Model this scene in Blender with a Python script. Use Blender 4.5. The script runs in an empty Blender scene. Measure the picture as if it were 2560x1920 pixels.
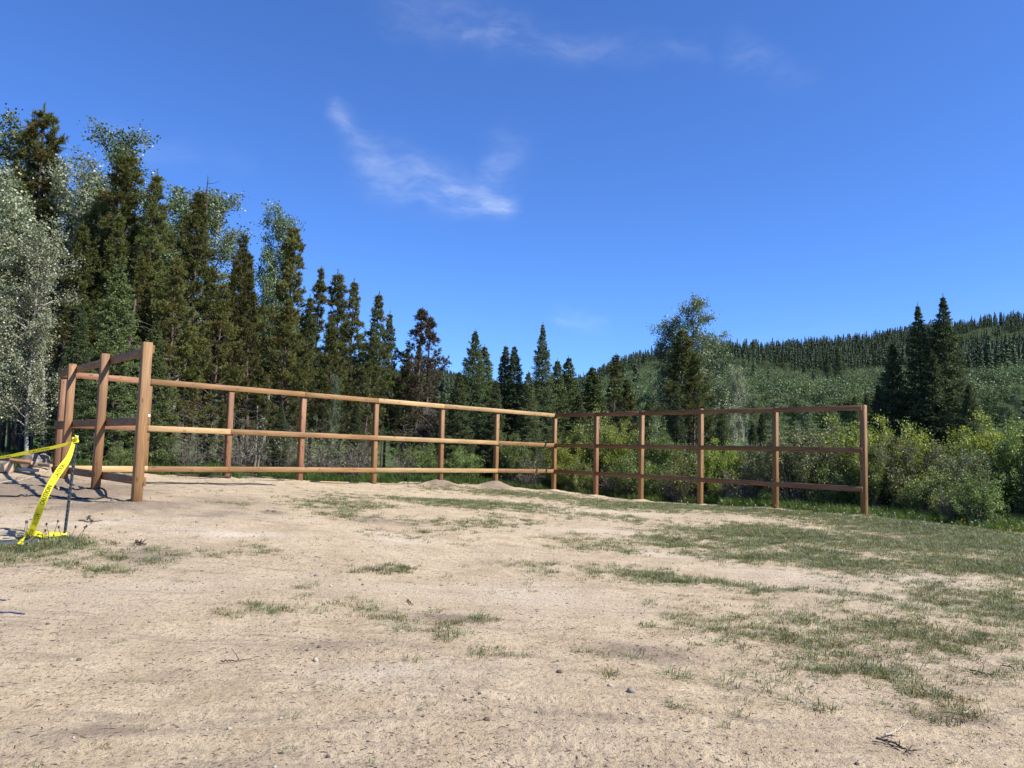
import bpy, math
import numpy as np
from math import radians, sin, cos, pi
from mathutils import Vector, Matrix

# ------------------------------------------------------------------ camera, world, sun, exposure
scene = bpy.context.scene
C = scene.collection
FPX, CU, CV = 1923.0, 1280.0, 960.0          # focal length and centre of the photograph in its own pixels
PITCH, ROLL = radians(5.0), radians(1.43)
EYE = np.array([0.0, 0.0, 1.6])
_R0 = np.array([1.0, 0, 0]); _U0 = np.array([0, -sin(PITCH), cos(PITCH)]); FWD = np.array([0, cos(PITCH), sin(PITCH)])
RGT = cos(ROLL) * _R0 + sin(ROLL) * _U0
UPV = -sin(ROLL) * _R0 + cos(ROLL) * _U0
cam_data = bpy.data.cameras.new('camera')
cam_data.sensor_width = 36.0
cam_data.lens = 36.0 * FPX / 2560.0
cam_data.clip_start = 0.05
cam_data.clip_end = 12000
cam = bpy.data.objects.new('camera', cam_data)
C.objects.link(cam)
_m = Matrix.Identity(4)
for _r in range(3):
    _m[_r][0], _m[_r][1], _m[_r][2], _m[_r][3] = RGT[_r], UPV[_r], -FWD[_r], EYE[_r]
cam.matrix_world = _m
scene.camera = cam

SUN = np.array([0.90, -0.36, 1.00]); SUN = SUN / np.linalg.norm(SUN)      # towards the sun
sun_data = bpy.data.lights.new('sun', 'SUN')
sun_data.energy = 5.0
sun_data.angle = radians(0.53)
sun_data.color = (1.0, 0.95, 0.87)
sun = bpy.data.objects.new('sun', sun_data)
C.objects.link(sun)
sun.rotation_euler = Vector(SUN).to_track_quat('Z', 'Y').to_euler()
sun.location = (20, -8, 30)

world = bpy.data.worlds.new('World')
scene.world = world
world.use_nodes = True
SKY_STRENGTH = 0.132

scene.view_settings.view_transform = 'Standard'
scene.view_settings.look = 'None'
scene.view_settings.gamma = 1.0
scene.view_settings.exposure = 0.72
scene.view_settings.use_curve_mapping = False
cy = scene.cycles
cy.max_bounces = 6
cy.diffuse_bounces = 3
cy.glossy_bounces = 2
cy.transmission_bounces = 3
cy.transparent_max_bounces = 6
cy.caustics_reflective = False
cy.caustics_refractive = False

def dirpx(u, v):
    d = RGT * ((u - CU) / FPX) + UPV * (-(v - CV) / FPX) + FWD
    return d
def at(u, v, depth):
    return EYE + dirpx(u, v) * depth
def project(P):
    P = np.atleast_2d(P) - EYE
    z = P @ FWD
    z = np.where(np.abs(z) < 1e-6, 1e-6, z)
    return CU + FPX * (P @ RGT) / z, CV - FPX * (P @ UPV) / z, z

class NT:
    """small helper to write node trees"""
    def __init__(s, tree):
        s.t = tree
        tree.nodes.clear()
    def n(s, kind, **kw):
        nd = s.t.nodes.new(kind)
        ins = kw.pop('ins', {})
        for k, v in kw.items():
            setattr(nd, k, v)
        for k, v in ins.items():
            if isinstance(v, bpy.types.NodeSocket):
                s.t.links.new(v, nd.inputs[k])
            else:
                nd.inputs[k].default_value = v
        return nd
    def math(s, op, a, b=None, c=None, clamp=False):
        nd = s.t.nodes.new('ShaderNodeMath')
        nd.operation = op
        nd.use_clamp = clamp
        for i, v in enumerate((a, b, c)):
            if v is None: continue
            if isinstance(v, bpy.types.NodeSocket): s.t.links.new(v, nd.inputs[i])
            else: nd.inputs[i].default_value = v
        return nd.outputs[0]
    def mix(s, fac, a, b, blend='MIX'):
        nd = s.t.nodes.new('ShaderNodeMix')
        nd.data_type = 'RGBA'; nd.blend_type = blend
        for k, v in ((0, fac), (6, a), (7, b)):
            if isinstance(v, bpy.types.NodeSocket): s.t.links.new(v, nd.inputs[k])
            else: nd.inputs[k].default_value = v if k == 0 else (tuple(v) + (1.0,) if len(v) == 3 else v)
        return nd.outputs[2]
    def ramp(s, fac, stops, interp='LINEAR'):
        nd = s.t.nodes.new('ShaderNodeValToRGB')
        nd.color_ramp.interpolation = interp
        el = nd.color_ramp.elements
        while len(el) < len(stops): el.new(0.5)
        for e, (p, c) in zip(el, stops):
            e.position = p
            e.color = tuple(c) + (1.0,) if hasattr(c, '__len__') else (c, c, c, 1.0)
        s.t.links.new(fac, nd.inputs[0])
        return nd.outputs[0]
    def maprange(s, v, a, b, c=0.0, d=1.0):
        nd = s.n('ShaderNodeMapRange', interpolation_type='SMOOTHSTEP', ins={0: v, 1: a, 2: b, 3: c, 4: d})
        return nd.outputs[0]
    def link(s, a, b):
        s.t.links.new(a, b)

# the sky: Nishita with thin cirrus mixed in by direction
def build_sky():
    k = NT(world.node_tree)
    sky = k.n('ShaderNodeTexSky', sky_type='NISHITA')
    sky.sun_disc = False
    sky.sun_elevation = math.asin(SUN[2])
    sky.sun_rotation = math.atan2(SUN[0], SUN[1])
    sky.altitude = 1400.0
    sky.air_density = 1.0
    sky.dust_density = 0.4
    sky.ozone_density = 4.0
    hs = k.n('ShaderNodeVectorMath', operation='MULTIPLY', ins={0: sky.outputs[0], 1: (0.43, 0.65, 1.02)})
    geo = k.n('ShaderNodeNewGeometry')
    inc = k.n('ShaderNodeVectorMath', operation='SCALE', ins={0: geo.outputs['Incoming'], 'Scale': -1.0})
    sep = k.n('ShaderNodeSeparateXYZ', ins={0: inc.outputs[0]})
    az = k.math('ARCTAN2', sep.outputs[0], sep.outputs[1])
    el = k.math('ARCSINE', sep.outputs[2])
    vec = k.n('ShaderNodeCombineXYZ', ins={0: az, 1: el}).outputs[0]
    warp = k.n('ShaderNodeTexNoise', ins={'Vector': vec, 'Scale': 9.0, 'Detail': 4.0, 'Roughness': 0.55})
    w0 = k.n('ShaderNodeVectorMath', operation='SUBTRACT', ins={0: warp.outputs['Color'], 1: (0.5, 0.5, 0.5)})
    w1 = k.n('ShaderNodeVectorMath', operation='SCALE', ins={0: w0.outputs[0], 'Scale': 0.055})
    vw = k.n('ShaderNodeVectorMath', operation='ADD', ins={0: vec, 1: w1.outputs[0]})
    sp = k.n('ShaderNodeSeparateXYZ', ins={0: vw.outputs[0]})
    X, Y = sp.outputs[0], sp.outputs[1]
    def ang(u, v):
        d = dirpx(u, v); d = d / np.linalg.norm(d)
        return math.atan2(d[0], d[1]), math.asin(d[2])
    total = None
    # (start pixel, end pixel, width at start, width at end, strength at start, strength at end)
    wisps = [((835, 275), (985, 430), .010, .024, .24, .34), ((960, 420), (1250, 505), .030, .017, .26, .62),
             ((1190, 470), (1270, 385), .016, .024, .34, .16), ((1150, 80), (1270, 78), .008, .010, .22, .10),
             ((1240, 90), (1760, 118), .020, .012, .20, .06), ((1000, 10), (1240, 70), .030, .022, .12, .14),
             ((1850, 120), (2030, 200), .020, .016, .13, .05), ((1400, 785), (1490, 815), .012, .010, .16, .12),
             ((300, 345), (620, 430), .022, .012, .11, .03), ((1900, 900), (2560, 740), .05, .02, .05, .04)]
    for a, b, wa, wb, sa, sb in wisps:
        ax, ay = ang(*a); bx, by = ang(*b)
        dx, dy = bx - ax, by - ay
        L2 = dx * dx + dy * dy
        px = k.math('SUBTRACT', X, ax); py = k.math('SUBTRACT', Y, ay)
        t = k.math('DIVIDE', k.math('ADD', k.math('MULTIPLY', px, dx), k.math('MULTIPLY', py, dy)), L2)
        tc = k.math('MINIMUM', k.math('MAXIMUM', t, 0.0), 1.0)
        ex = k.math('SUBTRACT', px, k.math('MULTIPLY', tc, dx))
        ey = k.math('SUBTRACT', py, k.math('MULTIPLY', tc, dy))
        dist = k.math('SQRT', k.math('ADD', k.math('MULTIPLY', ex, ex), k.math('MULTIPLY', ey, ey)))
        w = k.math('ADD', k.math('MULTIPLY', tc, wb - wa), wa)
        g = k.math('DIVIDE', dist, w)
        g = k.math('EXPONENT', k.math('MULTIPLY', k.math('MULTIPLY', g, g), -1.0))
        g = k.math('MULTIPLY', g, k.math('ADD', k.math('MULTIPLY', tc, sb - sa), sa))
        total = g if total is None else k.math('MAXIMUM', total, g)
    mp = k.n('ShaderNodeMapping', ins={'Vector': vw.outputs[0], 'Rotation': (0, 0, radians(30)), 'Scale': (14, 46, 1)})
    st = k.n('ShaderNodeTexNoise', ins={'Vector': mp.outputs[0], 'Scale': 1.0, 'Detail': 6.0, 'Roughness': 0.62})
    tex = k.maprange(st.outputs['Fac'], 0.30, 0.72, 0.10, 0.72)
    fac = k.math('MULTIPLY', total, tex, clamp=True)
    col = k.mix(fac, hs.outputs[0], (4.6, 5.0, 5.6))
    bg = k.n('ShaderNodeBackground', ins={'Color': col, 'Strength': SKY_STRENGTH})
    out = k.n('ShaderNodeOutputWorld', ins={'Surface': bg.outputs[0]})
build_sky()

# ------------------------------------------------------------------ small numerical helpers
def smooth(a, b, x):
    t = np.clip((x - a) / (b - a), 0, 1)
    return t * t * (3 - 2 * t)
def _hash(ix, iy, seed):
    h = (ix.astype(np.int64) * 374761393 + iy.astype(np.int64) * 668265263 + seed * 1442695041) & 0x7fffffff
    h = ((h ^ (h >> 13)) * 1274126177) & 0x7fffffff
    h = h ^ (h >> 16)
    return (h & 0xffff) / 65535.0
def noise2(x, y, seed=0):
    x = np.asarray(x, float); y = np.asarray(y, float)
    ix = np.floor(x); iy = np.floor(y)
    fx = x - ix; fy = y - iy
    fx = fx * fx * fx * (fx * (fx * 6 - 15) + 10); fy = fy * fy * fy * (fy * (fy * 6 - 15) + 10)
    a = _hash(ix, iy, seed); b = _hash(ix + 1, iy, seed); c = _hash(ix, iy + 1, seed); d = _hash(ix + 1, iy + 1, seed)
    return (a + (b - a) * fx) * (1 - fy) + (c + (d - c) * fx) * fy
def fbm(x, y, octv=4, seed=0, gain=0.5):
    s = 0.0; amp = 1.0; tot = 0.0
    for o in range(octv):
        s = s + amp * noise2(x * 2 ** o + 17.3 * o, y * 2 ** o - 9.1 * o, seed + o * 7)
        tot += amp; amp *= gain
    return s / tot
def unit(v):
    return v / np.maximum(np.linalg.norm(v, axis=-1, keepdims=True), 1e-9)

# ------------------------------------------------------------------ mesh helpers
class Acc:
    """collects triangles and quads with a tint value per face"""
    def __init__(s):
        s.v = []; s.f = {3: [], 4: []}; s.t = {3: [], 4: []}; s.n = 0
    def add(s, v, f, tint=0.5):
        v = np.asarray(v, float).reshape(-1, 3); f = np.asarray(f, np.int64)
        if len(f) == 0: return
        k = f.shape[1]
        s.v.append(v); s.f[k].append(f + s.n)
        t = np.full(len(f), tint) if np.isscalar(tint) else np.asarray(tint, float)
        s.t[k].append(t)
        s.n += len(v)
    def mesh(s, name, mat=None, smooth_shade=False):
        me = bpy.data.meshes.new(name)
        V = np.concatenate(s.v) if s.v else np.zeros((0, 3))
        loops = []; starts = []; tints = []; pos = 0
        for k in (3, 4):
            if s.f[k]:
                F = np.concatenate(s.f[k])
                loops.append(F.ravel()); starts.append(pos + np.arange(len(F)) * k); pos += F.size
                tints.append(np.concatenate(s.t[k]))
        me.vertices.add(len(V)); me.vertices.foreach_set('co', V.ravel().astype(np.float32))
        L = np.concatenate(loops); S = np.concatenate(starts); T = np.concatenate(tints)
        me.loops.add(len(L)); me.loops.foreach_set('vertex_index', L.astype(np.int32))
        me.polygons.add(len(S)); me.polygons.foreach_set('loop_start', S.astype(np.int32))
        if smooth_shade:
            me.polygons.foreach_set('use_smooth', np.ones(len(S), bool))
        me.update(calc_edges=True)
        at_ = me.attributes.new('tint', 'FLOAT', 'FACE'); at_.data.foreach_set('value', T.astype(np.float32))
        if mat: me.materials.append(mat)
        return me
    def tube(s, pts, radii, sides=6, tint=0.5, caps=True):
        pts = np.asarray(pts, float); n = len(pts)
        radii = np.broadcast_to(np.asarray(radii, float), (n,))
        tan = np.gradient(pts, axis=0); tan = unit(tan)
        ref = np.array([0.0, 0, 1]) if abs(tan[0][2]) < 0.9 else np.array([1.0, 0, 0])
        a = np.cross(tan, ref); bad = np.linalg.norm(a, axis=1) < 1e-3
        a[bad] = np.cross(tan[bad], np.array([0, 1.0, 0.2])); a = unit(a)
        for i in range(1, n):
            if a[i] @ a[i - 1] < 0: a[i] = -a[i]
        b = np.cross(tan, a)
        th = np.arange(sides) * 2 * pi / sides
        ring = pts[:, None, :] + radii[:, None, None] * (np.cos(th)[None, :, None] * a[:, None, :] + np.sin(th)[None, :, None] * b[:, None, :])
        i = np.arange(n - 1)[:, None] * sides; j = np.arange(sides)[None, :]; j2 = (j + 1) % sides
        f = np.stack([i + j, i + j2, i + sides + j2, i + sides + j], -1).reshape(-1, 4)
        s.add(ring.reshape(-1, 3), f, tint)
        if caps and sides > 3:
            for e, rev in ((0, True), (n - 1, False)):
                c = np.vstack([ring[e], pts[e][None]])
                q = np.arange(sides); t3 = np.stack([q, (q + 1) % sides, np.full(sides, sides)], -1)
                s.add(c, t3[:, ::-1] if rev else t3, tint)
    def box(s, c, size, rot=None, tint=0.5):
        h = np.asarray(size, float) / 2
        v = np.array([[x, y, z] for x in (-1, 1) for y in (-1, 1) for z in (-1, 1)], float) * h
        if rot is not None: v = v @ np.asarray(rot).T
        s.add(v + np.asarray(c, float), [[0, 1, 3, 2], [4, 6, 7, 5], [0, 4, 5, 1], [2, 3, 7, 6], [0, 2, 6, 4], [1, 5, 7, 3]], tint)
    def bevel_box(s, size, bev, tint=0.5):
        """box about the origin, long edges chamfered, long axis = z, standing on z=0"""
        x, y, z = size[0] / 2, size[1] / 2, size[2]
        ring = [(-x + bev, -y), (x - bev, -y), (x, -y + bev), (x, y - bev), (x - bev, y), (-x + bev, y), (-x, y - bev), (-x, -y + bev)]
        inner = [(px * (1 - bev / x), py * (1 - bev / y)) for px, py in ring]
        v = [(px, py, 0) for px, py in inner] + [(px, py, bev) for px, py in ring] + [(px, py, z - bev) for px, py in ring] + [(px, py, z) for px, py in inner]
        f = []
        for lv in range(3):
            for q in range(8):
                f.append([lv * 8 + q, lv * 8 + (q + 1) % 8, lv * 8 + 8 + (q + 1) % 8, lv * 8 + 8 + q])
        s.add(v, f, tint)
        for lv, rev in ((0, True), (3, False)):
            q = np.arange(8)
            c = np.vstack([np.array(v)[lv * 8: lv * 8 + 8], [[0, 0, 0 if lv == 0 else z]]])
            t3 = np.stack([q, (q + 1) % 8, np.full(8, 8)], -1)
            s.add(c, t3[:, ::-1] if rev else t3, tint)

def obj(name, me, parent=None, loc=None, rot=None):
    o = bpy.data.objects.new(name, me)
    C.objects.link(o)
    if parent is not None: o.parent = parent
    if loc is not None: o.location = loc
    if rot is not None: o.rotation_euler = rot
    return o
def tag(o, label=None, cat=None, group=None, kind=None):
    if label: o['label'] = label
    if cat: o['category'] = cat
    if group: o['group'] = group
    if kind: o['kind'] = kind
    return o
def empty(name, loc=(0, 0, 0), rz=0.0):
    o = bpy.data.objects.new(name, None)
    o.empty_display_size = 0.3
    C.objects.link(o); o.location = loc; o.rotation_euler = (0, 0, rz)
    return o
def copy_tree(root):
    r = root.copy(); C.objects.link(r)
    for ch in root.children:
        c = ch.copy(); C.objects.link(c); c.parent = r
        for g in ch.children:
            d = g.copy(); C.objects.link(d); d.parent = c
    return r

# ------------------------------------------------------------------ materials
def new_mat(name):
    m = bpy.data.materials.new(name); m.use_nodes = True
    return m, NT(m.node_tree)
def finish(k, shader, disp=None):
    o = k.n('ShaderNodeOutputMaterial', ins={'Surface': shader})
def simple_mat(name, col, rough=0.7, var=0.25, scale=20.0, bump=0.2, spec=0.3, metal=0.0):
    m, k = new_mat(name)
    tc = k.n('ShaderNodeTexCoord')
    nz = k.n('ShaderNodeTexNoise', ins={'Vector': tc.outputs['Object'], 'Scale': scale, 'Detail': 5.0, 'Roughness': 0.6})
    c = k.mix(nz.outputs['Fac'], tuple(x * (1 - var) for x in col), tuple(min(1, x * (1 + var)) for x in col))
    bp = k.n('ShaderNodeBump', ins={'Strength': bump, 'Distance': 0.01, 'Height': nz.outputs['Fac']})
    p = k.n('ShaderNodeBsdfPrincipled', ins={'Base Color': c, 'Roughness': rough, 'Metallic': metal, 'Specular IOR Level': spec, 'Normal': bp.outputs[0]})
    finish(k, p.outputs[0]); return m
def leaf_mat(name, stops, trans=0.3, rough=0.5, spec=0.3, objvar=0.25, tcol=None):
    """foliage: colour by the leaf's own tint, varied a little from plant to plant"""
    m, k = new_mat(name)
    a = k.n('ShaderNodeAttribute', attribute_name='tint')
    oi = k.n('ShaderNodeObjectInfo')
    c = k.ramp(a.outputs['Fac'], stops)
    v = k.math('ADD', k.math('MULTIPLY', oi.outputs['Random'], 2 * objvar), 1.0 - objvar)
    hue = k.math('ADD', k.math('MULTIPLY', k.math('FRACT', k.math('MULTIPLY', oi.outputs['Random'], 7.13)), 0.035), 0.4825)
    hs = k.n('ShaderNodeHueSaturation', ins={'Hue': hue, 'Value': v, 'Color': c})
    p = k.n('ShaderNodeBsdfPrincipled', ins={'Base Color': hs.outputs[0], 'Roughness': rough, 'Specular IOR Level': spec})
    t = k.n('ShaderNodeBsdfTranslucent', ins={'Color': k.mix(1.0, hs.outputs[0], tcol or (1.0, 1.0, 0.55), 'MULTIPLY')})
    ms = k.n('ShaderNodeMixShader', ins={0: trans, 1: p.outputs[0], 2: t.outputs[0]})
    finish(k, ms.outputs[0]); return m
def wood_mat(name, c0, c1):
    m, k = new_mat(name)
    tc = k.n('ShaderNodeTexCoord'); oi = k.n('ShaderNodeObjectInfo')
    off = k.n('ShaderNodeVectorMath', operation='SCALE', ins={0: k.n('ShaderNodeCombineXYZ', ins={0: oi.outputs['Random'], 1: oi.outputs['Random'], 2: oi.outputs['Random']}).outputs[0], 'Scale': 37.0})
    p0 = k.n('ShaderNodeVectorMath', operation='ADD', ins={0: tc.outputs['Object'], 1: off.outputs[0]})
    mp = k.n('ShaderNodeMapping', ins={'Vector': p0.outputs[0], 'Scale': (55, 55, 2.2)})
    gr = k.n('ShaderNodeTexNoise', ins={'Vector': mp.outputs[0], 'Scale': 1.0, 'Detail': 6.0, 'Roughness': 0.6, 'Distortion': 0.6})
    mp2 = k.n('ShaderNodeMapping', ins={'Vector': p0.outputs[0], 'Scale': (5, 5, 1.1)})
    bl = k.n('ShaderNodeTexNoise', ins={'Vector': mp2.outputs[0], 'Scale': 1.0, 'Detail': 3.0})
    mp3 = k.n('ShaderNodeMapping', ins={'Vector': p0.outputs[0], 'Scale': (9, 9, 3.2)})
    vo = k.n('ShaderNodeTexVoronoi', ins={'Vector': mp3.outputs[0], 'Scale': 1.0, 'Randomness': 1.0})
    knot = k.maprange(vo.outputs['Distance'], 0.10, 0.22, 1.0, 0.0)
    c = k.mix(k.maprange(gr.outputs['Fac'], 0.3, 0.7), c0, c1)
    c = k.mix(k.maprange(bl.outputs['Fac'], 0.35, 0.7, 0.0, 0.55), c, tuple(x * 0.72 for x in c0))
    c = k.mix(k.math('MULTIPLY', knot, 0.7), c, tuple(x * 0.35 for x in c0))
    hs = k.n('ShaderNodeHueSaturation', ins={'Value': k.math('ADD', k.math('MULTIPLY', oi.outputs['Random'], 0.3), 0.85), 'Color': c})
    bp = k.n('ShaderNodeBump', ins={'Strength': 0.35, 'Distance': 0.004, 'Height': gr.outputs['Fac']})
    p = k.n('ShaderNodeBsdfPrincipled', ins={'Base Color': hs.outputs[0], 'Roughness': 0.62, 'Specular IOR Level': 0.3, 'Normal': bp.outputs[0]})
    finish(k, p.outputs[0]); return m
def bark_mat(name, c0, c1, marks=0.0):
    m, k = new_mat(name)
    tc = k.n('ShaderNodeTexCoord')
    mp = k.n('ShaderNodeMapping', ins={'Vector': tc.outputs['Object'], 'Scale': (14, 14, 3.0)})
    nz = k.n('ShaderNodeTexNoise', ins={'Vector': mp.outputs[0], 'Scale': 1.0, 'Detail': 6.0, 'Roughness': 0.65})
    c = k.mix(k.maprange(nz.outputs['Fac'], 0.32, 0.68), c0, c1)
    if marks:
        mp2 = k.n('ShaderNodeMapping', ins={'Vector': tc.outputs['Object'], 'Scale': (5, 5, 16)})
        n2 = k.n('ShaderNodeTexNoise', ins={'Vector': mp2.outputs[0], 'Scale': 1.0, 'Detail': 3.0})
        c = k.mix(k.maprange(n2.outputs['Fac'], 0.58, 0.66, 0.0, marks), c, (0.05, 0.045, 0.04))
    bp = k.n('ShaderNodeBump', ins={'Strength': 0.6, 'Distance': 0.02, 'Height': nz.outputs['Fac']})
    p = k.n('ShaderNodeBsdfPrincipled', ins={'Base Color': c, 'Roughness': 0.9, 'Specular IOR Level': 0.15, 'Normal': bp.outputs[0]})
    finish(k, p.outputs[0]); return m

M = {}
M['wood_brown_shade'] = wood_mat('brown_stained_wood_plus_shade', (0.165, 0.085, 0.036), (0.29, 0.160, 0.073))  # brown stain, darkened further to put shade into the wing rails' colour
M['wood_red'] = wood_mat('red_brown_stained_wood', (0.20, 0.093, 0.045), (0.34, 0.180, 0.098))
M['wood_tan'] = wood_mat('tan_stained_wood', (0.205, 0.110, 0.044), (0.335, 0.195, 0.086))
M['wood_yellow'] = wood_mat('yellow_fresh_wood', (0.38, 0.24, 0.105), (0.55, 0.375, 0.18))
M['pine_needles'] = leaf_mat('pine_needles', [(0.0, (0.135, 0.095, 0.036)), (0.10, (0.118, 0.112, 0.034)), (0.5, (0.108, 0.130, 0.036)), (1.0, (0.210, 0.210, 0.060))], 0.28, 0.5)
M['red_needles'] = leaf_mat('dying_pine_needles', [(0.0, (0.125, 0.080, 0.052)), (0.5, (0.110, 0.085, 0.055)), (1.0, (0.115, 0.110, 0.055))], 0.2, 0.6)
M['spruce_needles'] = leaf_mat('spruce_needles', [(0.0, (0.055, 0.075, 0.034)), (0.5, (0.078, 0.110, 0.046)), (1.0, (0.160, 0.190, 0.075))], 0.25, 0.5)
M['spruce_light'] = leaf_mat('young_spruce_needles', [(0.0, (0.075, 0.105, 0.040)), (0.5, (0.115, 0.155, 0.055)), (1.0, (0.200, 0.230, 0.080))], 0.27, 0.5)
M['aspen_leaves'] = leaf_mat('aspen_leaves', [(0.0, (0.095, 0.140, 0.055)), (0.5, (0.150, 0.200, 0.085)), (1.0, (0.300, 0.340, 0.200))], 0.3, 0.38, 0.5)
M['aspen_silver'] = leaf_mat('silvery_aspen_leaves', [(0.0, (0.130, 0.160, 0.080)), (0.5, (0.230, 0.255, 0.150)), (1.0, (0.440, 0.450, 0.320))], 0.27, 0.36, 0.5)
M['willow_leaves'] = leaf_mat('willow_leaves', [(0.0, (0.110, 0.155, 0.038)), (0.5, (0.180, 0.240, 0.062)), (1.0, (0.300, 0.350, 0.130))], 0.35, 0.45, 0.4)
M['willow_bright'] = leaf_mat('bright_willow_leaves', [(0.0, (0.170, 0.215, 0.036)), (0.5, (0.260, 0.315, 0.055)), (1.0, (0.380, 0.420, 0.110))], 0.38, 0.45, 0.4)
M['willow_grey'] = leaf_mat('grey_willow_leaves', [(0.0, (0.130, 0.155, 0.065)), (0.5, (0.205, 0.235, 0.105)), (1.0, (0.320, 0.350, 0.190))], 0.3, 0.5, 0.4)
M['pine_bark'] = bark_mat('pine_bark', (0.055, 0.043, 0.035), (0.16, 0.125, 0.10))
M['spruce_bark'] = bark_mat('spruce_bark', (0.045, 0.037, 0.030), (0.12, 0.10, 0.085))
M['aspen_bark'] = bark_mat('aspen_bark', (0.22, 0.21, 0.17), (0.40, 0.38, 0.32), 0.9)
M['shrub_bark'] = bark_mat('shrub_bark', (0.09, 0.075, 0.06), (0.22, 0.19, 0.16))
M['dead_twigs'] = bark_mat('dead_twigs', (0.10, 0.088, 0.076), (0.23, 0.205, 0.18))
M['log_bark'] = bark_mat('log_bark', (0.11, 0.085, 0.065), (0.34, 0.28, 0.22))
M['cut_wood'] = simple_mat('cut_wood', (0.46, 0.32, 0.20), 0.8, 0.3, 30)
M['fresh_split'] = simple_mat('fresh_split_wood', (0.34, 0.175, 0.085), 0.8, 0.3, 30)
M['steel'] = simple_mat('dark_painted_steel', (0.030, 0.042, 0.055), 0.45, 0.35, 40, 0.1, 0.5)
M['steel_white'] = simple_mat('white_painted_steel', (0.42, 0.43, 0.42), 0.5, 0.2, 40, 0.1, 0.5)
M['cable'] = simple_mat('black_hose', (0.022, 0.022, 0.024), 0.5, 0.3, 30, 0.1)
M['rope'] = simple_mat('pale_rope', (0.36, 0.31, 0.24), 0.85, 0.25, 120, 0.4)
M['blue_cord'] = simple_mat('blue_cord', (0.055, 0.06, 0.16), 0.7, 0.3, 90, 0.3)
M['white_tag'] = simple_mat('white_paper_tag', (0.80, 0.76, 0.62), 0.7, 0.08, 60, 0.05)
M['stone'] = simple_mat('grey_stone', (0.25, 0.22, 0.185), 0.85, 0.35, 18, 0.5)
M['pale_stone'] = simple_mat('pale_stone', (0.42, 0.37, 0.30), 0.85, 0.3, 18, 0.5)
M['soil_clod'] = simple_mat('soil_clod', (0.16, 0.125, 0.095), 0.95, 0.3, 25, 0.7)
M['twig_dark'] = bark_mat('dark_twig', (0.050, 0.036, 0.030), (0.11, 0.085, 0.07))
M['twig_pale'] = bark_mat('pale_twig', (0.32, 0.27, 0.21), (0.55, 0.48, 0.39))
M['ink'] = simple_mat('black_print', (0.012, 0.012, 0.010), 0.5, 0.1, 10, 0.0)

# ------------------------------------------------------------------ where the fence stands (plan worked out from the photograph)
D0 = 12.36
A_ = at(340, 1267, D0)            # open end of the left wing
B_ = at(118, 1180, D0 * 1.406)    # left corner
C_ = at(1384, 1227, D0 * 2.395)   # back corner
E_ = at(2161, 1296.5, D0 * 1.634) # open end of the right wing
def on_plane(u, v, P, Q):
    """where the sight line of a pixel meets the upright plane through P and Q"""
    d = dirpx(u, v); e = (Q - P)[:2]
    nrm = np.array([-e[1], e[0]])
    t = nrm @ (P - EYE)[:2] / (nrm @ d[:2])
    return EYE + d * t
# base pixel and top pixel row of every post, section by section
WING = [(340, 1267, 856), (238, 1233, 884.5), (158, 1203, 910), (118, 1180, 926)]
BACK = [(358, 1192, 950), (566, 1197, 971), (748, 1206, 988.5), (933, 1215, 1005), (1100, 1214, 1016), (1238, 1217, 1025), (1384, 1227, 1034.5)]
RIGHT = [(1489, 1240, 1033), (1601, 1253, 1027.5), (1750, 1263, 1022), (1939, 1274, 1018), (2161, 1296.5, 1012.5)]
def post_points(lst, P, Q):
    out = []
    for (u, vb, vt) in lst:
        b = on_plane(u, vb, P, Q)
        dep = (b - EYE) @ FWD
        # top: same plan position, height read from the top pixel row
        lo, hi = b[2] + 1.0, b[2] + 4.0
        for _ in range(40):
            mid = (lo + hi) / 2
            if project(np.array([b[0], b[1], mid]))[1][0] > vt: lo = mid
            else: hi = mid
        out.append((b, lo))
    return out
PW, PB, PR = post_points(WING, A_, B_), post_points(BACK, B_, C_), post_points(RIGHT, C_, E_)

# ------------------------------------------------------------------ terrain height
ctrl = [tuple(b) for b, _ in PW + PB + PR]
ctrl += [(0, 0, 0), (-4, 3, 0.02), (4, 3, -0.02), (-9, 4, 0.12), (9, 5, -0.03), (0, -14, 0), (-14, -10, 0), (14, -10, 0), (0, 8, 0.10), (-4, 8, 0.26),
         (4, 8, 0.0), (-10, 9, 0.42), (11, 12, 0.02), (0, 16, 0.28), (5, 18, 0.16), (14, 20, -0.02), (-20, 14, 0.95), (-18, 22, 1.0), (-12, 28, 0.85),
         (-5, 33, 0.5), (2, 37, 0.1), (10, 34, -0.15), (18, 28, -0.2), (22, 16, -0.1), (-30, 30, 1.3), (0, 50, -0.1), (30, 40, -0.7), (-28, 5, 0.9), (30, 2, -0.2), (-20, 48, 1.0), (20, 50, -0.9),
         (0, -40, 0), (40, -20, 0), (-40, -20, 0.6)]
ctrl = np.array(ctrl, float)
def _tps(r2):
    return np.where(r2 > 1e-9, 0.5 * r2 * np.log(np.maximum(r2, 1e-9)), 0.0)
_n = len(ctrl)
_d2 = ((ctrl[:, None, :2] - ctrl[None, :, :2]) ** 2).sum(-1)
_Am = np.zeros((_n + 3, _n + 3)); _Am[:_n, :_n] = _tps(_d2) + np.eye(_n) * 0.6
_Am[:_n, _n] = 1; _Am[:_n, _n + 1:] = ctrl[:, :2]; _Am[_n, :_n] = 1; _Am[_n + 1:, :_n] = ctrl[:, :2].T
_w = np.linalg.solve(_Am, np.concatenate([ctrl[:, 2], [0, 0, 0]]))
def h_near(x, y):
    x = np.asarray(x, float); y = np.asarray(y, float)
    s = _w[_n] + _w[_n + 1] * x + _w[_n + 2] * y
    for i in range(_n):
        s = s + _w[i] * _tps((x - ctrl[i, 0]) ** 2 + (y - ctrl[i, 1]) ** 2)
    return s
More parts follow.
